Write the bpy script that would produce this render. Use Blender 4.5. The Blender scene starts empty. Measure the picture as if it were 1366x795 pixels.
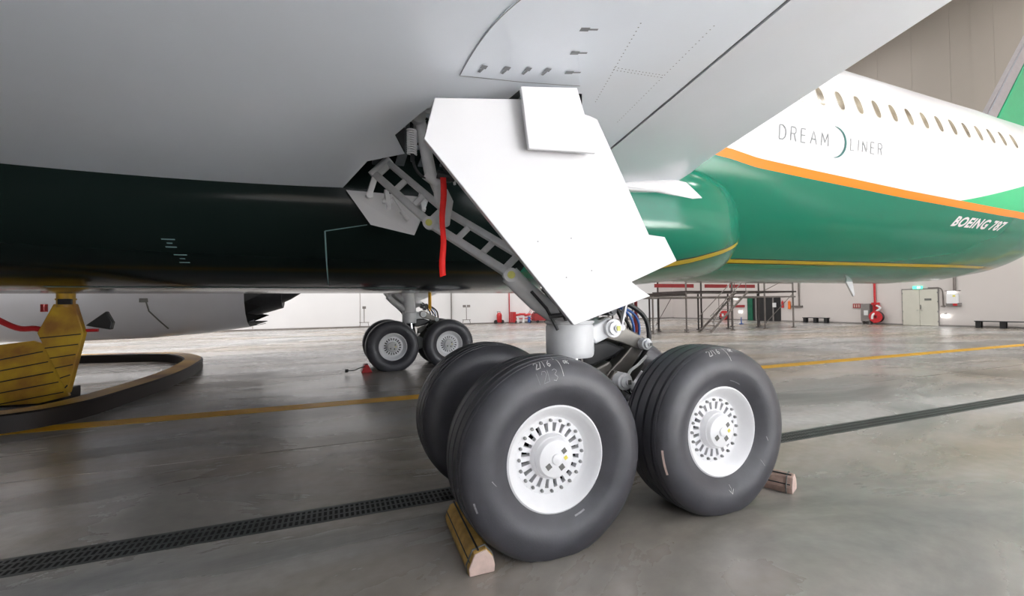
import bpy, bmesh, math, random
from mathutils import Vector, Matrix, geometry
random.seed(7)
S = bpy.context.scene
COL = S.collection
PI = math.pi

# ------------------------------------------------------------------ camera
A, PITCH, ROLL = math.radians(22.2), math.radians(1.0), math.radians(.775)
Rv = Vector((math.cos(A), -math.sin(A), 0)); Dv = Vector((math.sin(A), math.cos(A), 0)); Zv = Vector((0, 0, 1))
fw = Dv*math.cos(PITCH)+Zv*math.sin(PITCH); up = Zv*math.cos(PITCH)-Dv*math.sin(PITCH)
rt = Rv*math.cos(ROLL)-up*math.sin(ROLL); up = Rv*math.sin(ROLL)+up*math.cos(ROLL)
cam = bpy.data.cameras.new('camera'); cam.sensor_width = 36; cam.lens = 575/1366*36; cam.clip_start = .05; cam.clip_end = 400
co = bpy.data.objects.new('camera', cam); COL.objects.link(co)
M4 = Matrix((rt, up, -fw)).transposed().to_4x4(); M4.translation = (0, 0, 1.72); co.matrix_world = M4
S.camera = co
# ------------------------------------------------------------------ light
S.view_settings.view_transform = 'Standard'; S.view_settings.look = 'None'
S.view_settings.gamma = 1; S.view_settings.use_curve_mapping = False
S.view_settings.exposure = 0.4
w = bpy.data.worlds.new('overcast_sky'); S.world = w; w.use_nodes = True
w.node_tree.nodes['Background'].inputs[0].default_value = (.93, .96, 1, 1)
w.node_tree.nodes['Background'].inputs[1].default_value = 3.6
def area(name, loc, size, power, rot=(0, 0, 0), col=(1, .985, .97), portal=False):
    l = bpy.data.lights.new(name, 'AREA'); l.shape = 'RECTANGLE'; l.size, l.size_y = size; l.energy = power; l.color = col
    if portal: l.cycles.is_portal = True
    o = bpy.data.objects.new(name, l); COL.objects.link(o); o.location = loc; o.rotation_euler = rot; return o
HX0, HX1, HY0, HY1, HZ = -34, 36.3, -26, 39.3, 21
DX0, DX1, DZ = 1, 36, 16.5         # the open hangar door on the side behind the photographer
area('door_daylight', ((DX0+DX1)/2, HY0, DZ/2), (DX1-DX0, DZ), 1, (PI/2, 0, 0), portal=True)
bounce_sun = bpy.data.lights.new('bounce_sun', 'SUN'); bounce_sun.energy = 74; bounce_sun.angle = math.radians(3); bounce_sun.color = (1, .99, .98)
so = bpy.data.objects.new('bounce_sun', bounce_sun); COL.objects.link(so)      # low sun added through the open hangar door, to bounce light onto the wing
so.rotation_euler = Vector((-math.sin(math.radians(35))*math.cos(math.radians(32)), math.cos(math.radians(35))*math.cos(math.radians(32)), -math.sin(math.radians(32)))).to_track_quat('-Z', 'Y').to_euler()
for X in (-27, -17, -7, 4, 14, 22, 30):
    for Y in (-16, -4, 8, 20, 32):
        area('high_bay_lamp', (X, Y, HZ-.6), (3, 1.2), (350 if Y < 10 else 950) if X < 10 else 370)

# ------------------------------------------------------------------ materials
MATS = {}
def mat(name, col, rough=.5, metal=0, noise=0, nscale=5, bump=0, bscale=20, coat=0, emit=None, spec=.5, col2=None, rvar=0):
    m = bpy.data.materials.new(name); m.use_nodes = True; nt = m.node_tree; b = nt.nodes['Principled BSDF']
    b.inputs['Base Color'].default_value = (*col, 1); b.inputs['Roughness'].default_value = rough; b.inputs['Metallic'].default_value = metal
    b.inputs['Specular IOR Level'].default_value = spec
    if coat: b.inputs['Coat Weight'].default_value = coat; b.inputs['Coat Roughness'].default_value = .04
    if emit: b.inputs['Emission Color'].default_value = (*emit[0], 1); b.inputs['Emission Strength'].default_value = emit[1]
    tc = nt.nodes.new('ShaderNodeTexCoord')
    if noise or rvar:
        n = nt.nodes.new('ShaderNodeTexNoise'); n.inputs['Scale'].default_value = nscale; n.inputs['Detail'].default_value = 6
        nt.links.new(tc.outputs['Object'], n.inputs['Vector'])
    if noise:
        r = nt.nodes.new('ShaderNodeValToRGB'); c2 = col2 or tuple(c*(1-noise) for c in col)
        r.color_ramp.elements[0].position = .32; r.color_ramp.elements[1].position = .68
        r.color_ramp.elements[0].color = (*c2, 1); r.color_ramp.elements[1].color = (*col, 1)
        nt.links.new(n.outputs['Fac'], r.inputs[0]); nt.links.new(r.outputs[0], b.inputs['Base Color'])
    if rvar:
        q = nt.nodes.new('ShaderNodeMapRange'); q.inputs[3].default_value = rough-rvar; q.inputs[4].default_value = rough+rvar
        nt.links.new(n.outputs['Fac'], q.inputs[0]); nt.links.new(q.outputs[0], b.inputs['Roughness'])
    if bump:
        n2 = nt.nodes.new('ShaderNodeTexNoise'); n2.inputs['Scale'].default_value = bscale; n2.inputs['Detail'].default_value = 4
        bp = nt.nodes.new('ShaderNodeBump'); bp.inputs['Strength'].default_value = bump; bp.inputs['Distance'].default_value = .02
        nt.links.new(tc.outputs['Object'], n2.inputs['Vector']); nt.links.new(n2.outputs['Fac'], bp.inputs['Height']); nt.links.new(bp.outputs[0], b.inputs['Normal'])
    MATS[name] = m; return m
mat('white_paint', (.655, .655, .675), .22, noise=.03, nscale=2, coat=.4)
mat('wing_grey', (.83, .885, .97), .2, noise=.05, nscale=.8, coat=.3)
mat('flap_grey', (.73, .765, .83), .26, noise=.05, nscale=.8, coat=.3)
mat('gear_grey', (.66, .67, .69), .38, noise=.12, nscale=9, bump=.05)
mat('gear_white', (.78, .79, .81), .35, noise=.06, nscale=9)
mat('rim_white', (.86, .86, .88), .35, noise=.03, nscale=14)
mat('hub_cap_grey', (.62, .62, .62), .4, noise=.08, nscale=14)
mat('titanium', (.17, .16, .145), .42, metal=.6, noise=.2, nscale=12)
mat('chrome', (.8, .81, .83), .12, metal=1, noise=.03)
mat('dark_metal', (.035, .036, .04), .45, metal=.3, noise=.3, nscale=10)
mat('bolt_grey', (.30, .30, .30), .4, metal=.5, noise=.2, nscale=30)
mat('bolt_yellow', (.62, .62, .12), .4, noise=.1, nscale=30)
mat('label_grey', (.16, .16, .15), .5, noise=.3, nscale=60)
mat('label_yellow', (.80, .70, .10), .5, noise=.1, nscale=60)
mat('tyre', (.062, .062, .073), .42, noise=.25, nscale=7, bump=.04, bscale=60, rvar=.08)
mat('chalk', (.62, .62, .62), .9, noise=.4, nscale=60)
mat('faint_print', (.34, .34, .36), .8, noise=.4, nscale=40)
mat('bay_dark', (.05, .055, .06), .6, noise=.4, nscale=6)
mat('bay_rib', (.14, .16, .18), .5, noise=.3, nscale=9)
mat('hose_black', (.012, .012, .013), .45, noise=.2, nscale=20)
mat('hose_blue', (.02, .10, .35), .4, noise=.2, nscale=20)
mat('ribbon_red', (.88, .012, .008), .6, noise=.12, nscale=15)
mat('line_yellow', (.95, .50, .012), .5, noise=.12, nscale=3)
mat('drain_steel', (.10, .11, .11), .4, metal=.5, noise=.4, nscale=5)
mat('drain_dark', (.008, .008, .008), .8, noise=.3)
mat('wood_red', (.42, .29, .24), .75, noise=.4, nscale=14, bump=.3)
mat('wood_end', (.66, .50, .44), .75, noise=.2, nscale=14, bump=.2)
mat('wood_yellow', (.62, .38, .10), .7, noise=.4, nscale=10, bump=.3)
mat('stand_yellow', (.62, .40, .02), .45, noise=.45, nscale=2.2, col2=(.30, .13, .02))
mat('stand_top', (.62, .36, .02), .5, noise=.8, nscale=.7, col2=(.16, .04, .015))
mat('stand_rubber', (.014, .008, .007), .6, noise=.5, nscale=2)
mat('red_paint', (.55, .02, .025), .4, noise=.2, nscale=8)
mat('black_paint', (.012, .012, .013), .4, noise=.3, nscale=4)
mat('wall_white', (.60, .55, .53), .6, noise=.05, nscale=.35)
mat('wall_panel_white', (.80, .79, .80), .5, noise=.04, nscale=.35)
mat('wall_taupe', (.33, .29, .255), .6, noise=.10, nscale=.12)
mat('ceiling', (.40, .39, .37), .8, noise=.1, nscale=.3)
mat('closed_door_steel', (.10, .10, .11), .6, noise=.3, nscale=.4)
mat('door_cream', (.58, .56, .49), .5, noise=.04, nscale=2)
mat('steel_post', (.22, .19, .175), .5, metal=.3, noise=.3, nscale=3)
mat('steel_dark', (.05, .035, .033), .5, noise=.3, nscale=3)
mat('rail_red', (.34, .03, .035), .5, noise=.2, nscale=3)
mat('box_grey', (.22, .20, .19), .5, noise=.15, nscale=6)
mat('paper', (.7, .7, .7), .8, noise=.05)
mat('cloth_green', (.01, .13, .07), .8, noise=.3, nscale=3)
mat('plastic_blue', (.03, .10, .35), .5, noise=.2)
mat('plastic_orange', (.8, .16, .01), .5, noise=.1)
mat('nacelle_grey', (.78, .78, .83), .3, noise=.05, nscale=1, coat=.3)
mat('window_dark', (.13, .105, .075), .15, noise=.6, nscale=3, col2=(.30, .26, .19))
mat('window_edge', (.52, .50, .46), .4, noise=.05)
mat('letter_grey', (.20, .22, .23), .4, noise=.1)
mat('letter_teal', (.03, .14, .13), .3, noise=.1)
mat('exit_green', (.05, .5, .3), .5, emit=((.12, .8, .5), 1.2))
mat('lamp_glow', (1, 1, 1), .5, emit=((1, 1, .98), 3.0))
mat('stencil', (.22, .23, .25), .6, noise=.1)
mat('seam', (.20, .21, .22), .6, noise=.1)
mat('stencil_teal', (.18, .30, .30), .6, noise=.1)
mat('fin_green', (.01, .30, .13), .25, noise=.05, coat=.4)
mat('fin_edge', (.30, .28, .29), .35, metal=.3, noise=.1)

def concrete():
    m = bpy.data.materials.new('polished_concrete'); m.use_nodes = True; nt = m.node_tree; b = nt.nodes['Principled BSDF']; N = nt.nodes.new; L = nt.links.new
    g = N('ShaderNodeNewGeometry'); mp = N('ShaderNodeMapping'); mp.inputs['Scale'].default_value = (.32, .75, 1); L(g.outputs['Position'], mp.inputs['Vector'])
    n1 = N('ShaderNodeTexNoise'); n1.inputs['Scale'].default_value = .9; n1.inputs['Detail'].default_value = 9; n1.inputs['Roughness'].default_value = .62; n1.inputs['Distortion'].default_value = .6
    n2 = N('ShaderNodeTexNoise'); n2.inputs['Scale'].default_value = .42; n2.inputs['Detail'].default_value = 5
    n3 = N('ShaderNodeTexNoise'); n3.inputs['Scale'].default_value = 9; n3.inputs['Detail'].default_value = 8
    for n in (n1, n2): L(mp.outputs[0], n.inputs['Vector'])
    L(g.outputs['Position'], n3.inputs['Vector'])
    r1 = N('ShaderNodeValToRGB'); e = r1.color_ramp.elements
    e[0].position = .34; e[0].color = (.19, .198, .195, 1); e[1].position = .66; e[1].color = (.46, .45, .45, 1); L(n1.outputs['Fac'], r1.inputs[0])
    x = r1.color_ramp.elements.new(.5); x.color = (.335, .333, .33, 1)
    r2 = N('ShaderNodeValToRGB'); e = r2.color_ramp.elements
    e[0].position = .40; e[0].color = (1, 1, 1, 1); e[1].position = .62; e[1].color = (.80, .64, .47, 1); L(n2.outputs['Fac'], r2.inputs[0])
    mx = N('ShaderNodeMix'); mx.data_type = 'RGBA'; mx.blend_type = 'MULTIPLY'; mx.inputs[0].default_value = .8
    L(r1.outputs[0], mx.inputs[6]); L(r2.outputs[0], mx.inputs[7])
    r3 = N('ShaderNodeMapRange'); r3.inputs[3].default_value = .8; r3.inputs[4].default_value = 1.15; L(n3.outputs['Fac'], r3.inputs[0])
    mm = N('ShaderNodeMix'); mm.data_type = 'RGBA'; mm.blend_type = 'MULTIPLY'; mm.inputs[0].default_value = 1; L(mx.outputs[2], mm.inputs[6]); L(r3.outputs[0], mm.inputs[7])
    L(mm.outputs[2], b.inputs['Base Color'])
    rr = N('ShaderNodeMapRange'); rr.inputs[1].default_value = .3; rr.inputs[2].default_value = .7; rr.inputs[3].default_value = .34; rr.inputs[4].default_value = .20
    L(n1.outputs['Fac'], rr.inputs[0]); L(rr.outputs[0], b.inputs['Roughness'])
    bp = N('ShaderNodeBump'); bp.inputs['Strength'].default_value = .05; bp.inputs['Distance'].default_value = .02; L(n1.outputs['Fac'], bp.inputs['Height']); L(bp.outputs[0], b.inputs['Normal'])
    MATS['concrete'] = m
concrete()

def livery():
    # painted bands follow two attributes baked per vertex: band = height over the cheat line, gold = height over the gold line, tail = height under the tail swoosh
    m = bpy.data.materials.new('livery_paint'); m.use_nodes = True; nt = m.node_tree; b = nt.nodes['Principled BSDF']; N = nt.nodes.new; L = nt.links.new
    def att(n): a = N('ShaderNodeAttribute'); a.attribute_name = n; return a.outputs['Fac']
    def gt(s, v): q = N('ShaderNodeMath'); q.operation = 'GREATER_THAN'; q.inputs[1].default_value = v; L(s, q.inputs[0]); return q.outputs[0]
    def mix(f, a, c):
        q = N('ShaderNodeMix'); q.data_type = 'RGBA'; L(f, q.inputs[0])
        for i, v in ((6, a), (7, c)):
            if isinstance(v, tuple): q.inputs[i].default_value = (*v, 1)
            else: L(v, q.inputs[i])
        return q.outputs[2]
    gold = att('gold'); band = att('band'); tail = att('tail')
    ab = N('ShaderNodeMath'); ab.operation = 'ABSOLUTE'; L(gold, ab.inputs[0])
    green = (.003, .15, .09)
    fwd_shade = att('fwd_shade')
    green = mix(gt(fwd_shade, 0), green, (.006, .011, .010))  # near-black replaces the green forward, standing in for shade under the wing
    base = mix(gt(ab.outputs[0], .048), (.002, .045, .025), green)
    base = mix(gt(ab.outputs[0], .030), (.42, .30, .02), base)
    white = mix(gt(tail, 0), (.65, .65, .67), (.02, .42, .17))
    base = mix(gt(band, 0), base, (.80, .195, .008))
    base = mix(gt(band, .155), base, white)
    n = N('ShaderNodeTexNoise'); n.inputs['Scale'].default_value = .7; tc = N('ShaderNodeTexCoord'); L(tc.outputs['Object'], n.inputs['Vector'])
    rr = N('ShaderNodeMapRange'); rr.inputs[3].default_value = .10; rr.inputs[4].default_value = .2; L(n.outputs['Fac'], rr.inputs[0]); L(rr.outputs[0], b.inputs['Roughness'])
    sp = N('ShaderNodeMapRange'); sp.clamp = True; sp.inputs[1].default_value = -.1; sp.inputs[2].default_value = .1; sp.inputs[3].default_value = .45; sp.inputs[4].default_value = .12; L(fwd_shade, sp.inputs[0]); L(sp.outputs[0], b.inputs['Specular IOR Level'])
    L(base, b.inputs['Base Color'])
    MATS['livery'] = m
livery()

# ------------------------------------------------------------------ mesh helpers
def frame(ax):
    ax = Vector(ax).normalized(); t = Vector((0, 0, 1)) if abs(ax.z) < .9 else Vector((1, 0, 0))
    a = ax.cross(t).normalized(); return a, ax.cross(a).normalized()
class MB:
    def __init__(s): s.v = []; s.f = []; s.mi = []; s.cur = 0
    def add(s, vs, fs):
        o = len(s.v); s.v += [tuple(p) for p in vs]; s.f += [tuple(i+o for i in q) for q in fs]; s.mi += [s.cur]*len(fs); return s
    def box(s, c, d, rz=0, ch=0):
        x, y, z = d[0]/2, d[1]/2, d[2]/2; C, Sn = math.cos(rz), math.sin(rz)
        vs = []
        for k in (-z, z):
            for (i, j) in ((-x, -y), (x, -y), (x, y), (-x, y)):
                vs.append((c[0]+i*C-j*Sn, c[1]+i*Sn+j*C, c[2]+k))
        return s.add(vs, [(3, 2, 1, 0), (4, 5, 6, 7), (0, 1, 5, 4), (1, 2, 6, 5), (2, 3, 7, 6), (3, 0, 4, 7)])
    def bar(s, p, q, wd, ht=None, roll=None):
        p, q = Vector(p), Vector(q); ht = ht or wd; a, b = frame(q-p)
        if roll is not None:
            r = Vector(roll); ax = (q-p).normalized(); a = (r-ax*r.dot(ax)).normalized(); b = ax.cross(a)
        vs = [e+a*i*wd/2+b*j*ht/2 for e in (p, q) for (i, j) in ((-1, -1), (1, -1), (1, 1), (-1, 1))]
        return s.add(vs, [(3, 2, 1, 0), (4, 5, 6, 7), (0, 1, 5, 4), (1, 2, 6, 5), (2, 3, 7, 6), (3, 0, 4, 7)])
    def cyl(s, p, q, r, r2=None, n=20, cap=True):
        p, q = Vector(p), Vector(q); r2 = r if r2 is None else r2; a, b = frame(q-p); vs = []
        for e, rr in ((p, r), (q, r2)):
            for i in range(n): t = 2*PI*i/n; vs.append(e+(a*math.cos(t)+b*math.sin(t))*rr)
        fs = [(i, (i+1) % n, n+(i+1) % n, n+i) for i in range(n)]
        if cap: fs += [tuple(range(n-1, -1, -1)), tuple(range(n, 2*n))]
        return s.add(vs, fs)
    def tube(s, pts, r, n=8, closed=False):
        pts = [Vector(p) for p in pts]; k = len(pts); vs = []; prev = None
        for i, p in enumerate(pts):
            t = (pts[(i+1) % k]-pts[i-1]) if (closed or 0 < i < k-1) else (pts[1]-pts[0] if i == 0 else pts[-1]-pts[-2])
            t.normalize()
            if prev is None: a, b = frame(t)
            else:
                a = (prev-t*prev.dot(t)).normalized(); b = t.cross(a)
            prev = a; rr = r[i] if isinstance(r, (list, tuple)) else r
            for j in range(n): q = 2*PI*j/n; vs.append(p+(a*math.cos(q)+b*math.sin(q))*rr)
        fs = []
        for i in range(k if closed else k-1):
            for j in range(n): a0, a1 = i*n, ((i+1) % k)*n; fs.append((a0+j, a0+(j+1) % n, a1+(j+1) % n, a1+j))
        if not closed: fs += [tuple(range(n-1, -1, -1)), tuple(range((k-1)*n, k*n))]
        return s.add(vs, fs)
    def prism(s, poly, vec):
        n = len(poly); vec = Vector(vec); vs = [Vector(p) for p in poly]; vs += [p+vec for p in vs]
        return s.add(vs, [tuple(range(n-1, -1, -1)), tuple(range(n, 2*n))]+[(i, (i+1) % n, n+(i+1) % n, n+i) for i in range(n)])
    def lathe(s, prof, c, ax=(0, 1, 0), n=48, closed=False):
        c = Vector(c); ax = Vector(ax).normalized(); a, b = frame(ax); vs = []
        for (r, h) in prof:
            for i in range(n): t = 2*PI*i/n; vs.append(c+ax*h+(a*math.cos(t)+b*math.sin(t))*r)
        k = len(prof); fs = []
        for i in range(k if closed else k-1):
            i2 = (i+1) % k
            for j in range(n): fs.append((i*n+j, i*n+(j+1) % n, i2*n+(j+1) % n, i2*n+j))
        return s.add(vs, fs)
    def grid(s, rows):
        n = len(rows[0]); vs = [p for r in rows for p in r]
        return s.add(vs, [(i*n+j, i*n+j+1, (i+1)*n+j+1, (i+1)*n+j) for i in range(len(rows)-1) for j in range(n-1)])
    def mesh(s, name, fix=True):
        me = bpy.data.meshes.new(name); me.from_pydata(s.v, [], s.f)
        for i, p in enumerate(me.polygons): p.material_index = s.mi[i]
        if fix:
            bm = bmesh.new(); bm.from_mesh(me); bmesh.ops.recalc_face_normals(bm, faces=bm.faces); bm.to_mesh(me); bm.free()
        me.update(); return me
    def build(s, name, mats, parent=None, smooth=False, bevel=0, fix=True):
        me = s.mesh(name, fix)
        for m in ([mats] if isinstance(mats, str) else mats): me.materials.append(MATS[m])
        return link(name, me, parent, smooth, bevel)
def link(name, me, parent=None, smooth=False, bevel=0):
    o = bpy.data.objects.new(name, me); COL.objects.link(o)
    if parent is not None:
        o.parent = parent; o.matrix_parent_inverse = world_of(parent).inverted()
    if smooth: shade(me, smooth)
    if bevel:
        b = o.modifiers.new('bevel', 'BEVEL'); b.width = bevel; b.segments = 2; b.limit_method = 'ANGLE'; b.angle_limit = math.radians(40)
    return o
def world_of(o):
    m = o.matrix_basis.copy()
    if o.parent is not None: m = world_of(o.parent) @ o.matrix_parent_inverse @ m
    return m
def shade(me, ang=True):
    for p in me.polygons: p.use_smooth = True
    lim = math.radians(35 if ang is True else ang)
    bm = bmesh.new(); bm.from_mesh(me)
    for e in bm.edges:
        if len(e.link_faces) == 2 and e.calc_face_angle(0) > lim: e.smooth = False
    bm.to_mesh(me); bm.free()
def empty(name, loc, parent=None, rz=0):
    o = bpy.data.objects.new(name, None); COL.objects.link(o); o.empty_display_size = .2; o.location = loc; o.rotation_euler = (0, 0, rz)
    if parent is not None: o.parent = parent; o.matrix_parent_inverse = world_of(parent).inverted()
    return o
def tag(o, label, cat, group=None, kind=None):
    o['label'] = label; o['category'] = cat
    if group: o['group'] = group
    if kind: o['kind'] = kind
    return o
def struct(o, label=None):
    o['kind'] = 'structure'
    if label: o['label'] = label
    return o
def interp(tab, x):
    if x <= tab[0][0]: return tab[0][1]
    for (a, b), (c, d) in zip(tab, tab[1:]):
        if x <= c: t = (x-a)/(c-a); return b+(d-b)*t
    return tab[-1][1]
def catmull(pts, k=8):
    pts = [Vector(p) for p in pts]; q = [pts[0]*2-pts[1]]+pts+[pts[-1]*2-pts[-2]]; out = []
    for i in range(1, len(q)-2):
        p0, p1, p2, p3 = q[i-1:i+3]
        for j in range(k):
            t = j/k; out.append(.5*((2*p1)+(p2-p0)*t+(2*p0-5*p1+4*p2-p3)*t*t+(3*p1-p0-3*p2+p3)*t**3))
    out.append(pts[-1]); return out
def ribbon(mb, fn, poly, wd, sub=6, proud=None):
    # a flat painted stroke: 2-D polyline widened to wd, laid on the surface fn(u, v)
    pts = []
    for (a, b) in zip(poly, poly[1:]):
        for i in range(sub): t = i/sub; pts.append((a[0]+(b[0]-a[0])*t, a[1]+(b[1]-a[1])*t))
    pts.append(poly[-1]); L_, R_ = [], []
    for i, p in enumerate(pts):
        a = pts[max(i-1, 0)]; b = pts[min(i+1, len(pts)-1)]; dx, dy = b[0]-a[0], b[1]-a[1]; l = math.hypot(dx, dy) or 1
        wv = wd[0]+(wd[1]-wd[0])*math.sin(PI*i/(len(pts)-1)) if isinstance(wd, tuple) else wd
        nx, ny = -dy/l*wv/2, dx/l*wv/2
        L_.append(fn(p[0]+nx, p[1]+ny)); R_.append(fn(p[0]-nx, p[1]-ny))
    mb.grid([L_, R_]); return mb
GLYPH = {'D': [[(0, 0), (0, 1), (.35, 1), (.6, .82), (.68, .5), (.6, .18), (.35, 0), (0, 0)]],
 'R': [[(0, 0), (0, 1), (.4, 1), (.55, .88), (.55, .66), (.4, .52), (0, .52)], [(.32, .52), (.58, 0)]],
 'E': [[(.5, 0), (0, 0), (0, 1), (.5, 1)], [(0, .52), (.45, .52)]],
 'A': [[(0, 0), (.36, 1), (.72, 0)], [(.14, .36), (.58, .36)]],
 'M': [[(0, 0), (.06, 1), (.42, .25), (.78, 1), (.84, 0)]],
 'L': [[(0, 1), (0, 0), (.48, 0)]], 'I': [[(0, 0), (0, 1)]], 'N': [[(0, 0), (0, 1), (.6, 0), (.6, 1)]],
 '1': [[(0, 0), (0, 1)]], '2': [[(0, .75), (.15, 1), (.42, .95), (.5, .7), (0, 0), (.55, .05)]],
 '3': [[(0, .9), (.25, 1), (.48, .82), (.2, .55), (.5, .3), (.3, .02), (0, .1)]], '/': [[(0, 0), (.35, 1)]],
 '6': [[(.45, .95), (.1, .55), (.05, .2), (.25, 0), (.48, .2), (.35, .45), (.08, .35)]],
 'O': [[(.25, 0), (0, .25), (.05, .6), (.3, .65), (.5, .4), (.25, 0)]], 'K': [[(0, 0), (0, 1)], [(.45, .75), (0, .35), (.5, 0)]]}

# ------------------------------------------------------------------ hangar
SL = -.03                                     # floor grid runs a little askew to the aircraft
floor = struct(empty('floor', (0, 0, 0)), 'grey polished concrete hangar floor with stains')
b = MB(); b.box(((HX0+HX1)/2, (HY0+HY1)/2, -.06), (HX1-HX0+12, HY1-HY0+12, .08)); b.build('joint_bed', 'drain_dark', floor)
slab_mesh = None; PX, PY = 24.0, 6.2
rz = math.atan(SL)
for i in range(-2, 3):
    for j in range(-6, 6):
        if slab_mesh is None:
            q = MB(); q.box((0, 0, -.015), (PX-.015, PY-.02, .03)); slab_mesh = q.mesh('slab'); slab_mesh.materials.append(MATS['concrete'])
        o = bpy.data.objects.new('slab', slab_mesh); COL.objects.link(o); o.parent = floor
        x, y = 1.5+i*PX, 9.0+j*PY; o.location = (x*math.cos(rz)-y*math.sin(rz), x*math.sin(rz)+y*math.cos(rz), 0); o.rotation_euler = (0, 0, rz)
b = MB(); b.box((HX1+.15, (HY0+HY1)/2, 4.5), (.3, HY1-HY0+1.2, 9)); wb = struct(b.build('wall_back', 'wall_white'), 'pale wall behind the tail with doors and hose reel')
b = MB()
for k in range(66):
    y = HY0+(k+.5)*(HY1-HY0)/66; b.box((HX1+.12, y, 9+(HZ-9)/2), (.2+.04*(k % 2), (HY1-HY0)/66, HZ-9))
b.build('cladding', 'wall_taupe', wb)
wf = struct(empty('wall_far', (0, HY1, 0)), 'white panelled hangar wall beyond the belly')
b = MB(); b.box(((HX0+HX1)/2, HY1+.25, HZ/2), (HX1-HX0+1, .3, HZ)); b.build('backing', 'wall_white', wf)
for k in range(8):
    x0 = -30.2+k*8.03; b = MB(); b.box((x0+4, HY1+.05, 6), (7.97, .1, 12)); b.build('panel', 'wall_panel_white', wf, bevel=.01)
b = MB(); b.box((HX0-.15, (HY0+HY1)/2, HZ/2), (.3, HY1-HY0, HZ)); struct(b.build('wall_front', 'closed_door_steel'), 'closed steel hangar doors ahead of the nose')
b = MB(); b.box(((HX0+DX0)/2, HY0-.15, HZ/2), (DX0-HX0, .3, HZ)); b.box(((DX0+DX1)/2, HY0-.15, (DZ+HZ)/2), (DX1-DX0, .3, HZ-DZ)); struct(b.build('wall_near', 'closed_door_steel'), 'wall with the open hangar door')
b = MB(); b.box(((HX0+HX1)/2, (HY0+HY1)/2, HZ+.15), (HX1-HX0, HY1-HY0, .3)); struct(b.build('ceiling', 'ceiling'), 'hangar ceiling')
b = MB(); b.box((HX1-.02, (HY0+HY1)/2, .05), (.04, HY1-HY0, .1)); struct(b.build('baseboard_back', 'box_grey'))
b = MB(); b.box(((HX0+HX1)/2, HY1-.02, .06), (HX1-HX0, .04, .12)); struct(b.build('baseboard_far', 'box_grey'))

def skew(x, y0): return y0+SL*x
# painted guide line
b = MB()
for k in range(24):
    x0, x1 = -22+k*2.4, -22+(k+1)*2.4
    b.prism([(x0, skew(x0, 8.20), .0015), (x1, skew(x1, 8.20), .0015), (x1, skew(x1, 8.60), .0015), (x0, skew(x0, 8.60), .0015)], (0, 0, .002))
tag(b.build('floor_line', 'line_yellow'), 'long yellow guide line painted along the hangar floor under the belly', 'floor marking')
# trench drain
dr = empty('trench_drain', (0, skew(0, 3.95), 0)); tag(dr, 'long dark steel slotted trench drain crossing the floor beside the wheels', 'drain')
def dl(x, o, z): return (x, skew(x, 3.95)+o, z)
x0, x1 = -16, 34
b = MB(); b.prism([dl(x0, -.13, .0002), dl(x1, -.13, .0002), dl(x1, .13, .0002), dl(x0, .13, .0002)], (0, 0, .0003)); b.build('channel', 'drain_dark', dr)
for o, wd in ((-.125, .03), (-.035, .02), (.055, .02), (.125, .035)):
    b = MB(); b.prism([dl(x0, o-wd/2, .0006), dl(x1, o-wd/2, .0006), dl(x1, o+wd/2, .0006), dl(x0, o+wd/2, .0006)], (0, 0, .0013)); b.build('rail', 'drain_steel', dr)
b = MB(); x = x0
while x < 26:
    b.prism([dl(x, -.12, .0006), dl(x+.018, -.12, .0006), dl(x+.018, .12, .0006), dl(x, .12, .0006)], (0, 0, .001)); x += .042
g = b.build('grate_bars', 'drain_steel', dr, fix=False); g['kind'] = 'stuff'

# ------------------------------------------------------------------ aircraft
CY, CZ, FR = 8.15, 5.04, 2.79
plane = empty('airplane', (2.2, CY, 0))
tag(plane, 'white and green twin-engine airliner with orange stripe parked in the hangar', 'airplane')
def my(p, far): return Vector((p[0], 2*CY-p[1] if far else p[1], p[2]))
ZB = [(-20, 2.25), (16, 2.25), (18.5, 2.36), (20.5, 2.58), (23, 3.2), (26, 4.1), (30, 5.3), (34, 6.4)]
ZT = [(-20, 7.83), (20, 7.83), (26, 7.72), (30, 7.5), (34, 7.1)]
HW = [(-20, 2.79), (17, 2.79), (20, 2.66), (24, 2.2), (28, 1.5), (34, .35)]
ZL = [(-20, 4.6), (2, 4.5), (6.4, 4.235), (7.06, 4.16), (8.56, 4.105), (11.76, 4.005), (16.2, 3.915), (34, 3.8)]
def fus_pt(x, th, off=0):
    zb, zt, hw = interp(ZB, x), interp(ZT, x), interp(HW, x); return Vector((x, CY-(hw+off)*math.cos(th), (zb+zt)/2+((zt-zb)/2+off)*math.sin(th)))
def fus_th(x, z):
    zb, zt = interp(ZB, x), interp(ZT, x); return math.asin(max(-1, min(1, (z-(zb+zt)/2)/((zt-zb)/2))))
def paint(o, gold):
    me = o.data
    for nme in ('band', 'gold', 'tail'): me.attributes.new(nme, 'FLOAT', 'POINT')
    for i, v in enumerate(me.vertices):
        x, y, z = v.co; me.attributes['band'].data[i].value = z-interp(ZL, x); me.attributes['gold'].data[i].value = gold(x, y, z)
        me.attributes['tail'].data[i].value = (4.1+.17*max(0, x-13.9)**1.15 if x > 13.9 else 0)-z
b = MB(); rows = []
xs = [-18+i*.5 for i in range(40)]+[2+i*.2 for i in range(161)]
NTH = 160
for x in xs: rows.append([fus_pt(x, 2*PI*j/NTH) for j in range(NTH+1)])
b.grid(rows); b.add([p for p in rows[-1]], [tuple(range(NTH))]); b.add([p for p in rows[0]], [tuple(range(NTH))])
fus = b.build('fuselage', 'livery', plane, smooth=True)
fz = fus.data.attributes.new('fwd_shade', 'FLOAT', 'POINT')
for v in fz.data: v.value = -1
paint(fus, lambda x, y, z: z-(2.62+.008*(x-9)))

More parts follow.
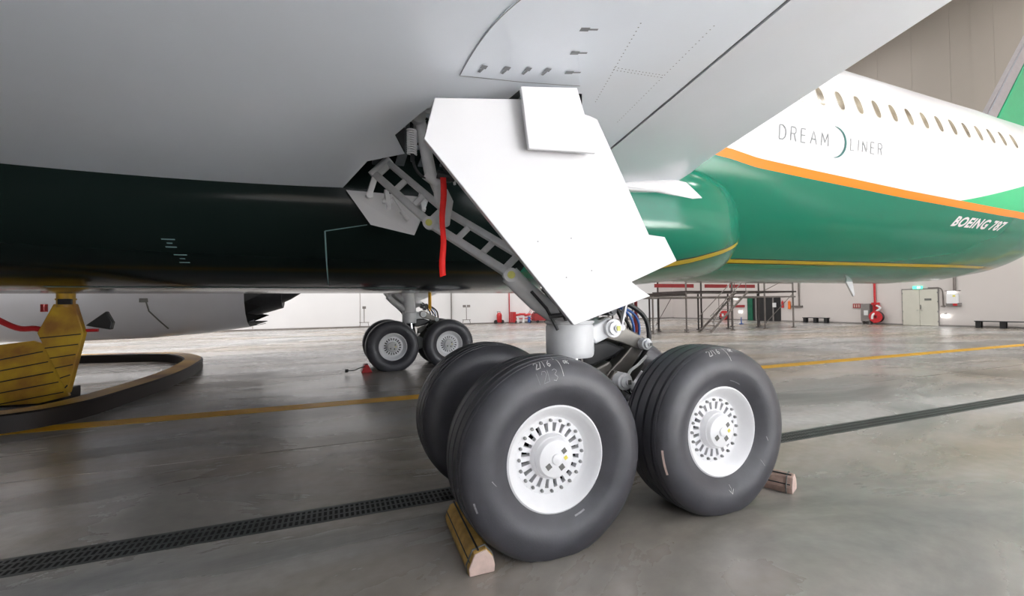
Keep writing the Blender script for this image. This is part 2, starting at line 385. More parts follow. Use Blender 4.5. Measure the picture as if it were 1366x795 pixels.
# wing-body fairing
FW_ = [(-16, 2.55), (-12, 2.85), (5, 2.85)]
def fair_w(x): return interp(FW_, x) if x < 5 else 2.85*math.sqrt(max(0, 1-((x-5)/3.35)**2))
FB = [(-16, 2.3), (-12, 2.0), (4.5, 1.98), (8.3, 2.35)]
def fair_pt(x, th, off=0):
    wd = fair_w(x)+off; c, s_ = math.cos(th), math.sin(th); zc = 3.25
    n = 2.7; h = (zc-interp(FB, x)+off) if s_ < 0 else 1.35
    return Vector((x, CY-wd*math.copysign(abs(c)**(2/n), c), zc+h*math.copysign(abs(s_)**(2/n), s_)))
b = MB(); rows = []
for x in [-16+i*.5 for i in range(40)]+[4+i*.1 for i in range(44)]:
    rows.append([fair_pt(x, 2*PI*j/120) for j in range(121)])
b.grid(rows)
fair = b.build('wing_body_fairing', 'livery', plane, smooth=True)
GF = [(-20, 2.22), (4.0, 2.22), (4.8, 2.30), (5.8, 2.47), (6.6, 2.66), (7.1, 2.82), (9, 3.5)]
paint(fair, lambda x, y, z: (z-interp(GF, x))*(.8 if x > 4.2 else 1) if x > 3 else 1)
for v in fair.data.attributes['band'].data: v.value = min(v.value, -.1)
for v in fair.data.attributes['tail'].data: v.value = -1
fa = fair.data.attributes.new('fwd_shade', 'FLOAT', 'POINT')          # forward belly: shade put into the green paint as near-black
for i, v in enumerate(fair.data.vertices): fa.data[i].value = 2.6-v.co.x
# seams and stencils on the fairing's flank
def fair_yz(x, z, off=.003):
    lo, hi = -PI/2, 0
    for _ in range(30):
        m = (lo+hi)/2
        if fair_pt(x, m).z < z: lo = m
        else: hi = m
    return fair_pt(x, lo, off)
b = MB(); ribbon(b, lambda u, v: fair_yz(u, v), [(-.1, 2.02), (-.116, 2.62)], .016, 12); ribbon(b, lambda u, v: fair_yz(u, v), [(-.116, 2.62), (.35, 2.71)], .010, 8)
b.build('panel_seam', 'stencil_teal', fair)
for (x, z) in ((-1.65, 2.44), (-1.60, 2.30)):
    b = MB()
    for k, (o, l) in enumerate(((-.035, .1), (0, .05), (.035, .12))): ribbon(b, lambda u, v: fair_yz(u, v), [(x-l/2, z+o), (x+l/2, z+o)], .010, 3)
    b.build('stencil', 'stencil_teal', fair)
b = MB(); ribbon(b, lambda u, v: fair_pt(u, v, .004), [(-3.3, -1.28), (1.2, -1.28)], .03, 40); b.build('belly_seam', 'stencil_teal', fair)

# cabin windows
wm = {}
def cabin_window(x, z):
    h, wd = .235, .125
    def loop(sc, off):
        out = []
        for i in range(24):
            t = 2*PI*i/24; c, s_ = math.cos(t), math.sin(t)
            px = x+wd*sc*math.copysign(abs(c)**.75, c); pz = z+(h-wd*(1-sc))*math.copysign(abs(s_)**.75, s_)
            out.append(fus_pt(px, fus_th(px, pz), off))
        return out
    b = MB(); a, c, d, e1, e2 = loop(1, .001), loop(.90, .010), loop(.78, .004), loop(.5, .004), loop(.2, .004)
    b.add(a+c+d, [(i, (i+1) % 24, 24+(i+1) % 24, 24+i) for i in range(24)]+[(24+i, 24+(i+1) % 24, 48+(i+1) % 24, 48+i) for i in range(24)]); b.cur = 1
    for q0, q1 in ((d, e1), (e1, e2)): b.add(q0+q1, [(i, (i+1) % 24, 24+(i+1) % 24, 24+i) for i in range(24)])
    b.add(e2, [tuple(range(24))])
    b.build('cabin_window', ['window_edge', 'window_dark'], fus, smooth=True)
for k in range(-2, 14):
    x = 8.80+k*.612; cabin_window(x, 5.74+.0225*(x-8.8))
# lettering
def fus_xz(x, z): return fus_pt(x, fus_th(x, z), .007)
def word(txt, x, z, ht, gap, slope=.02, wd=.021, matn='letter_grey'):
    for ch in txt:
        b = MB()
        for st in GLYPH[ch]: ribbon(b, lambda u, v: fus_xz(u, v+slope*(u-7.5)), [(x+p[0]*ht, z+p[1]*ht) for p in st], wd, 4)
        b.build('letter', matn, fus); x += max(p[0] for st in GLYPH[ch] for p in st)*ht+gap
word('DREAM', 7.50, 4.70, .25, .135)
word('LINER', 9.56, 4.70, .23, .135, wd=.017)
b = MB(); ribbon(b, fus_xz, [(9.06+.34*math.sin(t), 4.845-.30*math.cos(t)) for t in [PI*i/16 for i in range(17)]], (.008, .06), 3); b.build('crescent_logo', 'letter_teal', fus)
def font_word(txt, fn, size, shear, off, name, matn, parent, spacing=1):
    cu = bpy.data.curves.new(name, 'FONT'); cu.body = txt; cu.size = size; cu.shear = shear; cu.offset = off; cu.space_character = spacing; cu.resolution_u = 3
    o = bpy.data.objects.new(name, cu); COL.objects.link(o); bpy.context.view_layer.update()
    me = bpy.data.meshes.new_from_object(o.evaluated_get(bpy.context.evaluated_depsgraph_get())); bpy.data.objects.remove(o)
    for v in me.vertices: v.co = fn(v.co.x, v.co.y)
    me.materials.clear(); me.materials.append(MATS[matn]); return link(name, me, parent)
font_word('BOEING 787', lambda u, v: fus_xz(14.16+u*1.42, 3.57+v), .30, .35, .011, 'maker_lettering', 'white_paint', fus, 1.1)
# belly drain mast
b = MB(); b.prism([(13.5, 7.8, 2.30), (13.82, 7.8, 2.30), (13.92, 7.8, 1.90), (13.86, 7.8, 1.84)], (0, .05, 0)); b.build('drain_mast', 'white_paint', plane, bevel=.015)
# tail fin
b = MB(); b.prism([(21.6, CY-.06, 7.6), (22.2, CY-.16, 7.6), (28.2, CY-.1, 14.0), (27.7, CY-.02, 14.0)], (0, .16, 0)); fe = b.build('fin_leading_edge', 'fin_edge', plane)
b = MB(); b.prism([(21.62, CY-.09, 7.6), (21.66, CY-.10, 7.6), (27.74, CY-.03, 14.0), (27.7, CY-.03, 14.0)], (0, -.02, 0)); b.build('edge_strip', 'stencil', fe)
b = MB(); b.prism([(22.25, CY-.2, 7.6), (31.5, CY-.2, 7.4), (33, CY-.1, 14), (28.35, CY-.1, 14)], (0, .3, 0)); b.build('tail_fin', 'fin_green', plane, bevel=.04)

# ---------------- wing
def wing_z(x, y):
    t = min(max((x-1)/4, 0), 1); k = .1+.1*t; d = 5.4-y
    xx = min(x, 5.2); z = 3.09+.0494*xx+.0129*xx*xx
    if x > 5.2: z += (x-5.2)*.05
    return z+k*min(d, 4)+.09*max(d-4, 0)
OPEN = [(0.0, 5.5), (.06, 5.37), (.299, 4.538), (.637, 4.316), (.498, 3.944), (.649, 3.552), (.74, 3.36), (1.30, 3.30), (1.37, 3.07), (1.95, 3.14), (2.05, 3.3), (2.2, 3.7), (2.4, 4.3), (2.4, 5.5)]
AFT = 2.955
def le(y): return -9.5+(5.5-y)*.72
outer = [(-9.5, 5.5)]+OPEN+[(AFT, 5.5), (AFT, -3.0), (11.0, -20), (le(-20), -20)]
def inside(p, poly):
    c = False; j = len(poly)-1
    for i in range(len(poly)):
        (xi, yi), (xj, yj) = poly[i], poly[j]
        if (yi > p[1]) != (yj > p[1]) and p[0] < (xj-xi)*(p[1]-yi)/(yj-yi)+xi: c = not c
        j = i
    return c
fine = []
for i, p in enumerate(outer):
    q = outer[(i+1) % len(outer)]; l = math.hypot(q[0]-p[0], q[1]-p[1]); k = max(1, int(l/.25))
    fine += [(p[0]+(q[0]-p[0])*m/k, p[1]+(q[1]-p[1])*m/k) for m in range(k)]
pts = [Vector(p) for p in fine]; n0 = len(pts)
for i in range(-28, 60):
    for j in range(-50, 14):
        p = (i*.4, j*.4)
        if inside(p, outer) and min(math.hypot(p[0]-q[0], p[1]-q[1]) for q in fine) > .15: pts.append(Vector(p))
res = geometry.delaunay_2d_cdt(pts, [(i, (i+1) % n0) for i in range(n0)], [], 0, 1e-4)
vv, ff = res[0], [f for f in res[2] if inside(tuple(sum((res[0][i] for i in f), Vector((0, 0)))/len(f)), outer)]
b = MB(); b.add([(p.x, p.y, wing_z(p.x, p.y)) for p in vv], ff)
b2 = []
wing = b.build('wing_lower_skin', 'wing_grey', plane, smooth=True, fix=False)
for p in wing.data.polygons:
    if p.normal.z > 0: p.flip()
def te(y): return 5.1 if y > 5 else (5.02 if y > -3 else 5.02+(-3-y)*.37)
for far in (0, 1):
    b = MB(); rows = []
    for j in range(26):
        y = 5.5-j; r = []
        for i in range(25):
            c = i/24; c = c*c*(3-2*c) if 0 else c; x = le(y)+(te(y)-.15-le(y))*c
            zt = wing_z(x, y)+.08+1.0*(1-j/34)*(math.sqrt(max(c, 0))*(1-c)**.9)*1.6
            r.append(my((x, y, zt), far))
        rows.append(r)
    b.grid(rows); b.build('wing_upper_skin', 'wing_grey', plane, smooth=True)
    if far:
        b = MB(); rows = []
        for j in range(26):
            y = 5.5-j; rows.append([my((x, y, wing_z(x, y)), 1) for x in [le(y)+(te(y)-le(y))*i/24 for i in range(25)]])
        b.grid(rows); b.build('wing_lower_skin', 'wing_grey', plane, smooth=True)
# flap
b = MB(); rows = []
ys = [5.38-j*.3 for j in range(28)]
for y in ys:
    lo = [Vector((x, y, wing_z(x, y))) for x in [3.0+(te(y)-3.0)*i/8 for i in range(9)]]
    hi = [Vector((p.x, y, p.z+.02+.34*(1-i/8)**1.2)) for i, p in enumerate(lo)]
    rows.append(lo+hi[::-1]+[lo[0]])
b.grid(rows); b.add(rows[0][:-1], [tuple(range(18))]); b.add(rows[-1][:-1], [tuple(range(18))])
flap = b.build('flap', 'flap_grey', plane, smooth=30)
b = MB(); b.grid([[(2.90, y, wing_z(2.9, y)+.018) for y in ys], [(3.05, y, wing_z(3.05, y)+.018) for y in ys]]); b.build('flap_gap_seal', 'seam', plane)
# white flap-end fairing at the body
b = MB(); b.prism([(3.5, 5.18, 3.42), (4.15, 5.22, 3.56), (4.97, 5.28, 3.68), (5.2, 5.28, 3.66), (5.62, 5.34, 3.44), (5.35, 5.3, 3.40), (4.6, 5.26, 3.44), (4.1, 5.2, 3.40)], (0, .22, 0))
b.build('flap_end_fairing', 'white_paint', plane, bevel=.03)
# access panel, seams, rivets and stencils on the lower skin
def wpt(x, y, off): return Vector((x, y, wing_z(x, y)-off))
arc = [(.831, 2.975), (.843, 2.79), (.865, 2.61), (.903, 2.43), (.97, 2.25), (1.10, 2.0)]
pan = [(1.86, 3.02)]+[(.831, 2.975)]+[tuple(p)[:2] for p in catmull([(x, y, 0) for x, y in arc], 3)][1:]+[(1.42, 1.9), (1.50, 2.35), (1.62, 2.65)]
b = MB(); n = len(pan); b.add([wpt(x, y, .006) for x, y in pan]+[wpt(x, y, -.01) for x, y in pan], [tuple(range(n))]+[(i, (i+1) % n, n+(i+1) % n, n+i) for i in range(n)])
ap = b.build('access_panel', 'wing_grey', plane)
b = MB(); ribbon(b, lambda u, v: wpt(u, v, .007), pan[:-3], .006, 2); b.build('panel_gap', 'seam', ap)
def stencil(x, y, horiz):
    b = MB(); f = lambda u, v: wpt(u, v, .0085)
    if horiz: ribbon(b, f, [(x-.06, y+.005), (x+.005, y)], .035, 2); ribbon(b, f, [(x+.005, y), (x+.07, y-.005)], .016, 2)
    else: ribbon(b, f, [(x+.01, y-.04), (x+.005, y)], .045, 2); ribbon(b, f, [(x+.005, y), (x-.01, y+.045)], .022, 2)
    b.build('stencil', 'stencil', ap if not horiz or 1 else plane)
for (x, y) in ((.964, 2.863), (1.139, 2.861), (1.303, 2.856), (1.462, 2.853)): stencil(x, y, False)
for (x, y) in ((1.69, 2.85), (1.61, 2.63), (1.55, 2.40)): stencil(x, y, True)
b = MB()
def rivets(p, q, n):
    for i in range(n):
        t = i/(n-1); x, y = p[0]+(q[0]-p[0])*t, p[1]+(q[1]-p[1])*t; c = wpt(x, y, .0005)
        b.add([c+Vector((.0055*math.cos(a), .0055*math.sin(a), -.0015)) for a in [PI*k/3 for k in range(6)]], [(5, 4, 3, 2, 1, 0)])
rivets((1.91, 2.32), (2.16, 3.25), 26); rivets((2.55, 2.30), (2.65, 3.6), 36); rivets((2.03, 2.78), (2.57, 2.86), 15); rivets((2.04, 2.81), (2.58, 2.89), 15)
rv = b.build('rivets', 'seam', plane, fix=False); rv['kind'] = 'stuff'

# wheel bay above the opening
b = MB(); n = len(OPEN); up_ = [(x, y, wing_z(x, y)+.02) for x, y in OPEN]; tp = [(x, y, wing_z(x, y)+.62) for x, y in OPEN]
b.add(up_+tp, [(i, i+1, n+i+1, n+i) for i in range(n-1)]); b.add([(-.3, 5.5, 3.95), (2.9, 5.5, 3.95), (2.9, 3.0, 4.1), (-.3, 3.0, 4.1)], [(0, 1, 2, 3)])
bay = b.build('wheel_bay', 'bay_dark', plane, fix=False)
for k in range(9):
    x = .45+k*.27; b = MB(); b.bar((x, 3.2, wing_z(x, 3.2)+.25+.1*(k % 2)), (x, 5.4, wing_z(x, 5.4)+.3), .03, .10, (0, 0, 1)); b.build('bay_rib', 'bay_rib', bay)
for k in range(5):
    y = 3.3+k*.45; b = MB(); b.tube(catmull([(.5, y, 3.62), (1.2, y+.1, 3.7-.06*(k % 2)), (2.6, y, 3.66)], 4), .014+.006*(k % 3), 6); b.build('bay_pipe', ('bay_rib', 'hose_black', 'gear_grey')[k % 3], bay)

# ---------------- landing gear doors
DOOR = [(.666, 3.224), (1.337, 3.327), (1.62, 3.35), (1.98, 3.29), (2.042, 3.276), (2.559, 2.328), (2.734, 2.317), (2.867, 2.105), (2.365, 1.910), (2.563, 1.786), (1.786, 1.552), (.587, 2.915)]
SMALL = [(1.292, 3.363), (1.778, 3.438), (1.956, 2.946), (1.359, 2.909)]
for far in (0, 1):
    sg = -1 if far else 1
    b = MB(); b.prism([my((x, 3.05, z), far) for x, z in DOOR], (0, .05*sg, 0)); gd = b.build('strut_door', 'white_paint', plane, bevel=.006)
    for (x, z) in ((1.22, 2.22), (1.52, 2.26), (1.24, 1.86), (1.47, 1.94), (1.71, 2.0)):
        xx = x+.25; b = MB(); b.cyl(my((xx, 3.052, z), far), my((xx, 3.046, z), far), .006, n=8); b.build('screw', 'bolt_grey', gd)
    b = MB(); b.prism([my((x, 2.93+.02*(z < 3.2), z), far) for x, z in SMALL], (0, .035*sg, 0)); b.build('hinged_door', 'white_paint', plane, bevel=.005)
    for x in (1.42, 1.66): b = MB(); b.bar(my((x, 2.985, 3.20), far), my((x, 3.10, 3.40), far), .05, .03); b.build('door_hinge', 'gear_grey', plane)
# small inboard door hanging below the brace
b = MB(); b.prism([(.108, 5.22, 3.06), (1.06, 5.22, 3.05), (.96, 5.10, 2.81), (.84, 5.02, 2.545), (.36, 5.02, 2.64)], (.01, .04, .01)); idr = b.build('inboard_door', 'white_paint', plane, bevel=.005)
for x in (.55, .95):
    b = MB(); b.bar((x, 5.2, 3.08), (x+.02, 5.12, 2.86), .07, .05); b.cyl((x-.05, 5.16, 2.95), (x+.06, 5.16, 2.95), .03, n=10); b.build('hinge_arm', 'gear_white', idr, bevel=.005)
b = MB(); b.tube([(.62, 5.14, 3.0), (.74, 5.06, 2.78)], .012, 6); b.cyl((.70, 5.05, 2.82), (.78, 5.04, 2.72), .026, n=10); b.build('door_rod', 'gear_grey', idr)

# ---------------- wheels
TR, HUBZ = .71, .648
tyre_prof = []
half = [(.365, .185), (.40, .205), (.45, .243), (.51, .262), (.57, .262), (.62, .250), (.655, .232), (.680, .208), (.6885, .190)]
tread = [(.6905, .186), (.684, .184), (.684, .178), (.694, .176), (.701, .150), (.685, .147), (.685, .131), (.704, .128), (.7075, .062), (.691, .059), (.691, .043), (.709, .040)]
side = half+tread
tyre_prof = [(r, -h) for r, h in side]+[(r, h) for r, h in reversed(side)]
RIMP = [(.372, -.178), (.374, -.190), (.362, -.197), (.352, -.190), (.335, -.172), (.30, -.125), (.285, -.108), (.272, -.100)]
def tyre_surface(c, sgn):
    # (angle from top, clockwise seen from outside; radius) -> point on the outboard sidewall or tread, lifted a little
    prof = [(p[0], p[1]) for p in side]
    def f(th, s_):                     # s_: arc position along the profile, 0 at bead
        acc = 0
        for (a, bq) in zip(prof, prof[1:]):
            l = math.hypot(bq[0]-a[0], bq[1]-a[1])
            if acc+l >= s_ or (a, bq) == (prof[-2], prof[-1]):
                t = (s_-acc)/l; r = a[0]+(bq[0]-a[0])*t; h = a[1]+(bq[1]-a[1])*t; nr, nh = -(bq[1]-a[1])/l, (bq[0]-a[0])/l
                r += nr*-.0 + .004*abs(nr); h += .004*nh; break
            acc += l
        return Vector((c[0]+r*math.sin(th), c[1]-sgn*h, c[2]+r*math.cos(th)))
    return f
def wheel(x, y, sgn, detail=2, marks=None):
    # sgn = +1: dished face looks to -Y
    wh = empty('main_wheel', (x, y, 0), plane); c = Vector((x, y, HUBZ)); ax = (0, sgn, 0)
    b = MB(); b.lathe(tyre_prof, c, ax, 96, True)
    vs = []
    for p in b.v:                      # flatten on the floor, bulge beside the contact
        p = Vector(p); d = HUBZ-TR*.0
        if p.z < .10: k = (.10-max(p.z, -.07))/.17; p.y += (p.y-y)*.10*k
        if p.z < .002: p.z = .002
        vs.append(tuple(p))
    b.v = vs; b.build('tyre', 'tyre', wh, smooth=25, fix=True)
    b = MB(); b.lathe(RIMP, c, ax, 72); b.lathe([(.37, -.18), (.34, .0), (.37, .18)], c, ax, 48)
    # web with open slots
    ns = 20; wy = -.100; a_, b_ = frame(Vector(ax)); axv = Vector(ax)
    def P(r, t, h): return c+axv*h+(a_*math.cos(t)+b_*math.sin(t))*r
    st = 2*PI/ns
    for i in range(ns):
        t0 = i*st; m1, m2, t3 = t0+st*.28, t0+st*.72, t0+st
        for (r0, r1) in ((.272, .232), (.168, .145)):
            tt = [t0, m1, m2, t3]
            for q, w_ in zip(tt, tt[1:]): b.add([P(r0, q, wy), P(r0, w_, wy), P(r1, w_, wy), P(r1, q, wy)], [(0, 1, 2, 3)])
        for q, w_ in ((t0, m1), (m2, t3)):
            b.add([P(.232, q, wy), P(.232, w_, wy), P(.168, w_, wy), P(.168, q, wy)], [(0, 1, 2, 3)])
        for (q) in (m1, m2): b.add([P(.232, q, wy), P(.168, q, wy), P(.168, q, wy+.05), P(.232, q, wy+.05)], [(0, 1, 2, 3)])
        for r in (.232, .168): b.add([P(r, m1, wy), P(r, m2, wy), P(r, m2, wy+.05), P(r, m1, wy+.05)], [(0, 1, 2, 3)])
    b.lathe([(.160, wy), (.155, -.125), (.150, -.150), (.142, -.156)], c, ax, 48)
    b.build('rim', 'rim_white', wh, smooth=30)
    b = MB(); b.lathe([(.001, -.01), (.33, -.01), (.33, .17), (.10, .17), (.001, .17)], c, ax, 40); b.build('brake_pack', 'drain_dark', wh, smooth=30)
    b = MB(); b.lathe([(.144, -.150), (.138, -.170), (.128, -.184), (.110, -.188), (.036, -.190), (.036, -.198), (.028, -.202), (.001, -.202)], c, ax, 40); hc = b.build('hub_cap', 'hub_cap_grey' if detail < 2 else 'rim_white', wh, smooth=30)
    if detail:
        for (u, v, s_, mn) in ((.060, .050, .034, 'label_grey'), (.040, -.060, .038, 'label_grey'), (-.062, -.045, .038, 'label_grey'), (.072, 0.0, .026, 'label_yellow')):
            b = MB(); rr = .6; b.prism([c+Vector((sgn*(u+s_/2*(i*math.cos(rr)-j*math.sin(rr))), -sgn*.1885, v+s_/2*(i*math.sin(rr)+j*math.cos(rr)))) for i, j in ((-1, -1), (1, -1), (1, 1), (-1, 1))], (0, -sgn*.003, 0)); b.build('hub_label', mn, wh)
    if detail == 2:
        for i in range(ns):
            t = i*st; p = P(.250, t, wy); b = MB(); b.cyl(p, p-axv*.014, .0125, n=6); b.cyl(p-axv*.014, p-axv*.022, .008, n=8); b.build('bolt', 'bolt_grey', wh)
    if marks is not None:
        f = tyre_surface(c, sgn)
        def word2(txt, th, s0, ht, name, wd, mn='chalk', step=.72):
            b = MB(); 
            for ch in txt:
                if ch != ' ':
                    for st_ in GLYPH[ch]: ribbon(b, f, [(th+p[0]*ht/.66, s0+p[1]*ht) for p in st_], wd, 3)
                th += step*ht/.66*(.62 if ch in '1' else .9)
            b.build(name, mn, wh)
        for m in marks: word2(*m)
    return wh
def stroke_part(wh, c, sgn, poly, wd, name, mn='chalk'):
    b = MB(); ribbon(b, tyre_surface(c, sgn), poly, wd, 4); return b.build(name, mn, wh)
XF, XR, YO, YI = 1.413, 2.969, 2.87, 4.11
w1 = wheel(XF, YO, 1, 2, [('2/16', -.26, .318, .052, 'chalk_date', .0075), ('OK', .07, .33, .036, 'chalk_note', .0075), ('1213', -.28, .215, .080, 'chalk_number', .005, 'faint_print')])
c1 = Vector((XF, YO, HUBZ))
b = MB()
stroke_part(w1, c1, 1, [(-.03, .41), (.0, .375), (.02, .33), (.045, .24)], .007, 'chalk_tick')
stroke_part(w1, c1, 1, [(-1.75, .13), (-1.66, .16)], .006, 'faint_mark', 'faint_print')
stroke_part(w1, c1, 1, [(2.65, .06), (2.85, .06)], .012, 'faint_mark', 'faint_print')
stroke_part(w1, c1, 1, [(-1.95, .30), (-1.84, .30)], .012, 'faint_mark', 'faint_print')
w2 = wheel(XR, YO, 1, 2, [('2/16', -.26, .318, .052, 'chalk_date', .0075), ('OK', .07, .33, .036, 'chalk_note', .0075)])
c2 = Vector((XR, YO, HUBZ))
stroke_part(w2, c2, 1, [(-.01, .39), (.01, .34), (.06, .25)], .007, 'chalk_tick')
stroke_part(w2, c2, 1, [(3.10, .07), (3.10, .14)], .006, 'chalk_arrow'); stroke_part(w2, c2, 1, [(3.16, .11), (3.10, .145), (3.05, .11)], .006, 'chalk_arrow')
stroke_part(w2, c2, 1, [(.12, .075), (.42, .06)], .008, 'faint_mark', 'faint_print')
stroke_part(w2, c2, 1, [(-1.95, .33), (-1.65, .33)], .016, 'faint_mark', 'wood_end')
stroke_part(w2, c2, 1, [(2.2, .10), (2.25, .16)], .006, 'faint_mark', 'faint_print'); stroke_part(w2, c2, 1, [(1.75, .10), (1.82, .12)], .006, 'faint_mark', 'faint_print')
w3 = wheel(XF, YI, 1, 0); wheel(XR, YI, 1, 0)
stroke_part(w3, Vector((XF, YI, HUBZ)), 1, [(.02, .46), (.05, .40)], .006, 'chalk_tick')
for x in (XF, XR):
    wheel(x, 2*CY-YI, 1, 1); wheel(x, 2*CY-YO, 1, 0)

# ---------------- main gear legs
def gear(far):
    P = lambda x, y, z: my((x, y, z), far)
    G = lambda nm, mb, mt, par=plane, **k: mb.build(nm, mt, par, **k)
    YC = 3.49; sg = -1 if far else 1
    b = MB(); b.lathe([(.001, 1.24), (.17, 1.24), (.205, 1.245), (.216, 1.265), (.220, 1.30), (.220, 1.52), (.205, 1.56), (.185, 1.58), (.175, 1.70), (.165, 2.2), (.165, 3.7), (.001, 3.7)], P(1.995, YC, 0), (0, 0, 1), 40)
    b.v = [(x-.10*max(0, z-1.6), y, z) for x, y, z in b.v]
    st = G('strut', b, 'gear_white', smooth=30)
    b = MB(); b.cyl(P(2.0, YC, 1.26), P(2.08, YC, .70), .115, n=32); G('piston', b, 'chrome', st, smooth=30)
    b = MB(); b.lathe([(.212, 1.545), (.224, 1.55), (.224, 1.575), (.200, 1.58)], P(1.995, YC, 0), (0, 0, 1), 40); G('strut_collar', b, 'gear_grey', st, smooth=30)
    b = MB(); b.cyl(P(XF-.05, YC, .64), P(XR+.05, YC, .64), .13, n=24); b.cyl(P(2.19, YC-.2, .68), P(2.19, YC+.2, .68), .19, n=24); G('bogie_beam', b, 'gear_grey', smooth=30)
    for x in (XF, XR):
        b = MB(); b.cyl(P(x, YO-.1, HUBZ), P(x, YI+.1, HUBZ), .075, n=20); G('axle', b, 'gear_grey', smooth=30)
        for y0, y1 in ((YO+.16, YC-.16), (YC+.16, YI-.16)):
            b = MB(); b.cyl(P(x, y0, HUBZ), P(x, y1, HUBZ), .20, n=24); G('brake_unit', b, 'dark_metal', smooth=30)
    # torque links with pins
    def link_arm(nm, p, q, r0, r1, y0, y1, hole):
        d = Vector((q[0]-p[0], q[1]-p[1])); l = d.length; d /= l; n = Vector((-d.y, d.x)); out = []
        for i in range(13): t = PI/2+PI*i/12; out.append((p[0]+r0*(d.x*math.cos(t)+n.x*math.sin(t)), p[1]+r0*(d.y*math.cos(t)+n.y*math.sin(t))))
        mid = [(p[0]+d.x*l*.55-n.x*(r0*.42+r1*.45), p[1]+d.y*l*.55-n.y*(r0*.42+r1*.45))]
        o2 = []
        for i in range(13): t = -PI/2+PI*i/12; o2.append((q[0]+r1*(d.x*math.cos(t)+n.x*math.sin(t)), q[1]+r1*(d.y*math.cos(t)+n.y*math.sin(t))))
        mid2 = [(p[0]+d.x*l*.55+n.x*(r0*.42+r1*.45), p[1]+d.y*l*.55+n.y*(r0*.42+r1*.45))]
        b = MB(); b.prism([P(x, y0, z) for x, z in out+mid+o2+mid2], (0, (y1-y0)*sg, 0)); return G(nm, b, 'titanium', bevel=.012)
    ta = (2.35, 1.50); tb = (2.745, 1.335); tc = (2.44, 1.01)
    link_arm('torque_link', ta, tb, .105, .065, 3.40, 3.47, 0); link_arm('torque_link', tc, tb, .10, .06, 3.42, 3.56, 0)
    link_arm('torque_link', ta, tb, .105, .065, 3.62, 3.69, 0)
    b = MB(); b.prism([P(x, 3.34, z) for x, z in ((2.10, 1.50), (2.34, 1.60), (2.42, 1.50), (2.34, 1.42), (2.18, 1.36))], (0, .30*sg, 0)); G('torque_lug', b, 'gear_white', st, bevel=.015)
    b = MB(); b.prism([P(x, 3.36, z) for x, z in ((2.16, .80), (2.40, 1.10), (2.52, 1.06), (2.46, .86), (2.36, .74))], (0, .26*sg, 0)); G('lower_lug', b, 'titanium', bevel=.012)
    for (p, r, ya, yb) in ((ta, .085, 3.30, 3.72), (tb, .056, 3.33, 3.70), (tc, .079, 3.27, 3.62)):
        b = MB(); b.cyl(P(p[0], ya, p[1]), P(p[0], yb, p[1]), r, n=28); b.cyl(P(p[0], ya-.025, p[1]), P(p[0], ya, p[1]), r*.72, n=24); b.cyl(P(p[0]+.2*r, ya-.04, p[1]), P(p[0]+.2*r, ya-.02, p[1]), r*.4, n=16)
        pn = G('pin', b, 'gear_white', smooth=30)
        b = MB(); c_ = P(p[0]+.22*r, ya-.042, p[1]); b.box(c_, (r*.42, .01, r*.5)); G('pin_lock', b, 'bolt_yellow' if r > .08 else 'label_grey', pn)
    # shroud, hydraulic hoses
    b = MB(); b.prism([P(x, 3.44, z) for x, z in ((2.12, 1.36), (2.36, 1.38), (2.60, 1.29), (2.46, 1.22), (2.22, 1.14), (2.12, 1.14))], (0, .2*sg, 0)); G('hydraulic_cover', b, 'black_paint', bevel=.03)
    b = MB(); b.prism([P(x, 3.46, z) for x, z in ((2.20, 1.10), (2.42, 1.18), (2.46, 1.08), (2.30, .95), (2.20, .96))], (0, .2*sg, 0)); G('hydraulic_bracket', b, 'titanium', bevel=.02)
    hoses = [([(2.42, 3.5, 1.78), (2.62, 3.45, 1.72), (2.80, 3.42, 1.58), (2.84, 3.42, 1.36), (2.76, 3.45, 1.18), (2.62, 3.5, 1.02)], .024, 'hose_black'),
             ([(2.46, 3.46, 1.72), (2.62, 3.44, 1.62), (2.68, 3.44, 1.45), (2.62, 3.46, 1.22), (2.5, 3.5, 1.0)], .013, 'hose_blue'),
             ([(2.50, 3.50, 1.72), (2.70, 3.46, 1.62), (2.76, 3.46, 1.45), (2.68, 3.48, 1.22), (2.54, 3.5, 1.02)], .013, 'hose_blue'),
             ([(2.30, 3.52, 1.80), (2.48, 3.48, 1.70), (2.60, 3.5, 1.50), (2.56, 3.54, 1.26), (2.42, 3.55, 1.05)], .02, 'hose_black'),
             ([(2.34, 3.58, 1.84), (2.58, 3.54, 1.66), (2.74, 3.54, 1.40), (2.7, 3.58, 1.12)], .016, 'hose_black')]
    for pts_, r, mt in hoses:
        b = MB(); b.tube([P(*p) for p in catmull(pts_, 6)], r, 8); G('hydraulic_hose', b, mt, smooth=60)
    b = MB(); b.tube([P(*p) for p in catmull([(2.76, 3.36, 1.22), (2.66, 3.36, 1.14), (2.56, 3.36, 1.08), (2.53, 3.37, .96)], 5)], .014, 8); b.bar(P(2.53, 3.36, 1.0), P(2.62, 3.36, .90), .07, .05); G('valve_pipe', b, 'gear_white', smooth=30)
    for (x, z, r, mt) in ((2.58, .90, .035, 'chrome'), (2.54, .84, .028, 'gear_grey'), (2.60, .82, .022, 'dark_metal'), (2.50, .80, .03, 'dark_metal')):
        b = MB(); b.cyl(P(x, 3.36, z), P(x+.02, 3.5, z+.02), r, n=12); b.cyl(P(x, 3.34, z), P(x, 3.36, z), r*.6, n=6); G('hose_fitting', b, mt, smooth=30)
    b = MB(); b.bar(P(2.58, 3.40, 1.80), P(2.50, 3.40, 1.50), .035, .02); b.cyl(P(2.50, 3.37, 1.50), P(2.50, 3.43, 1.50), .03, n=12); G('hose_clamp', b, 'gear_grey')
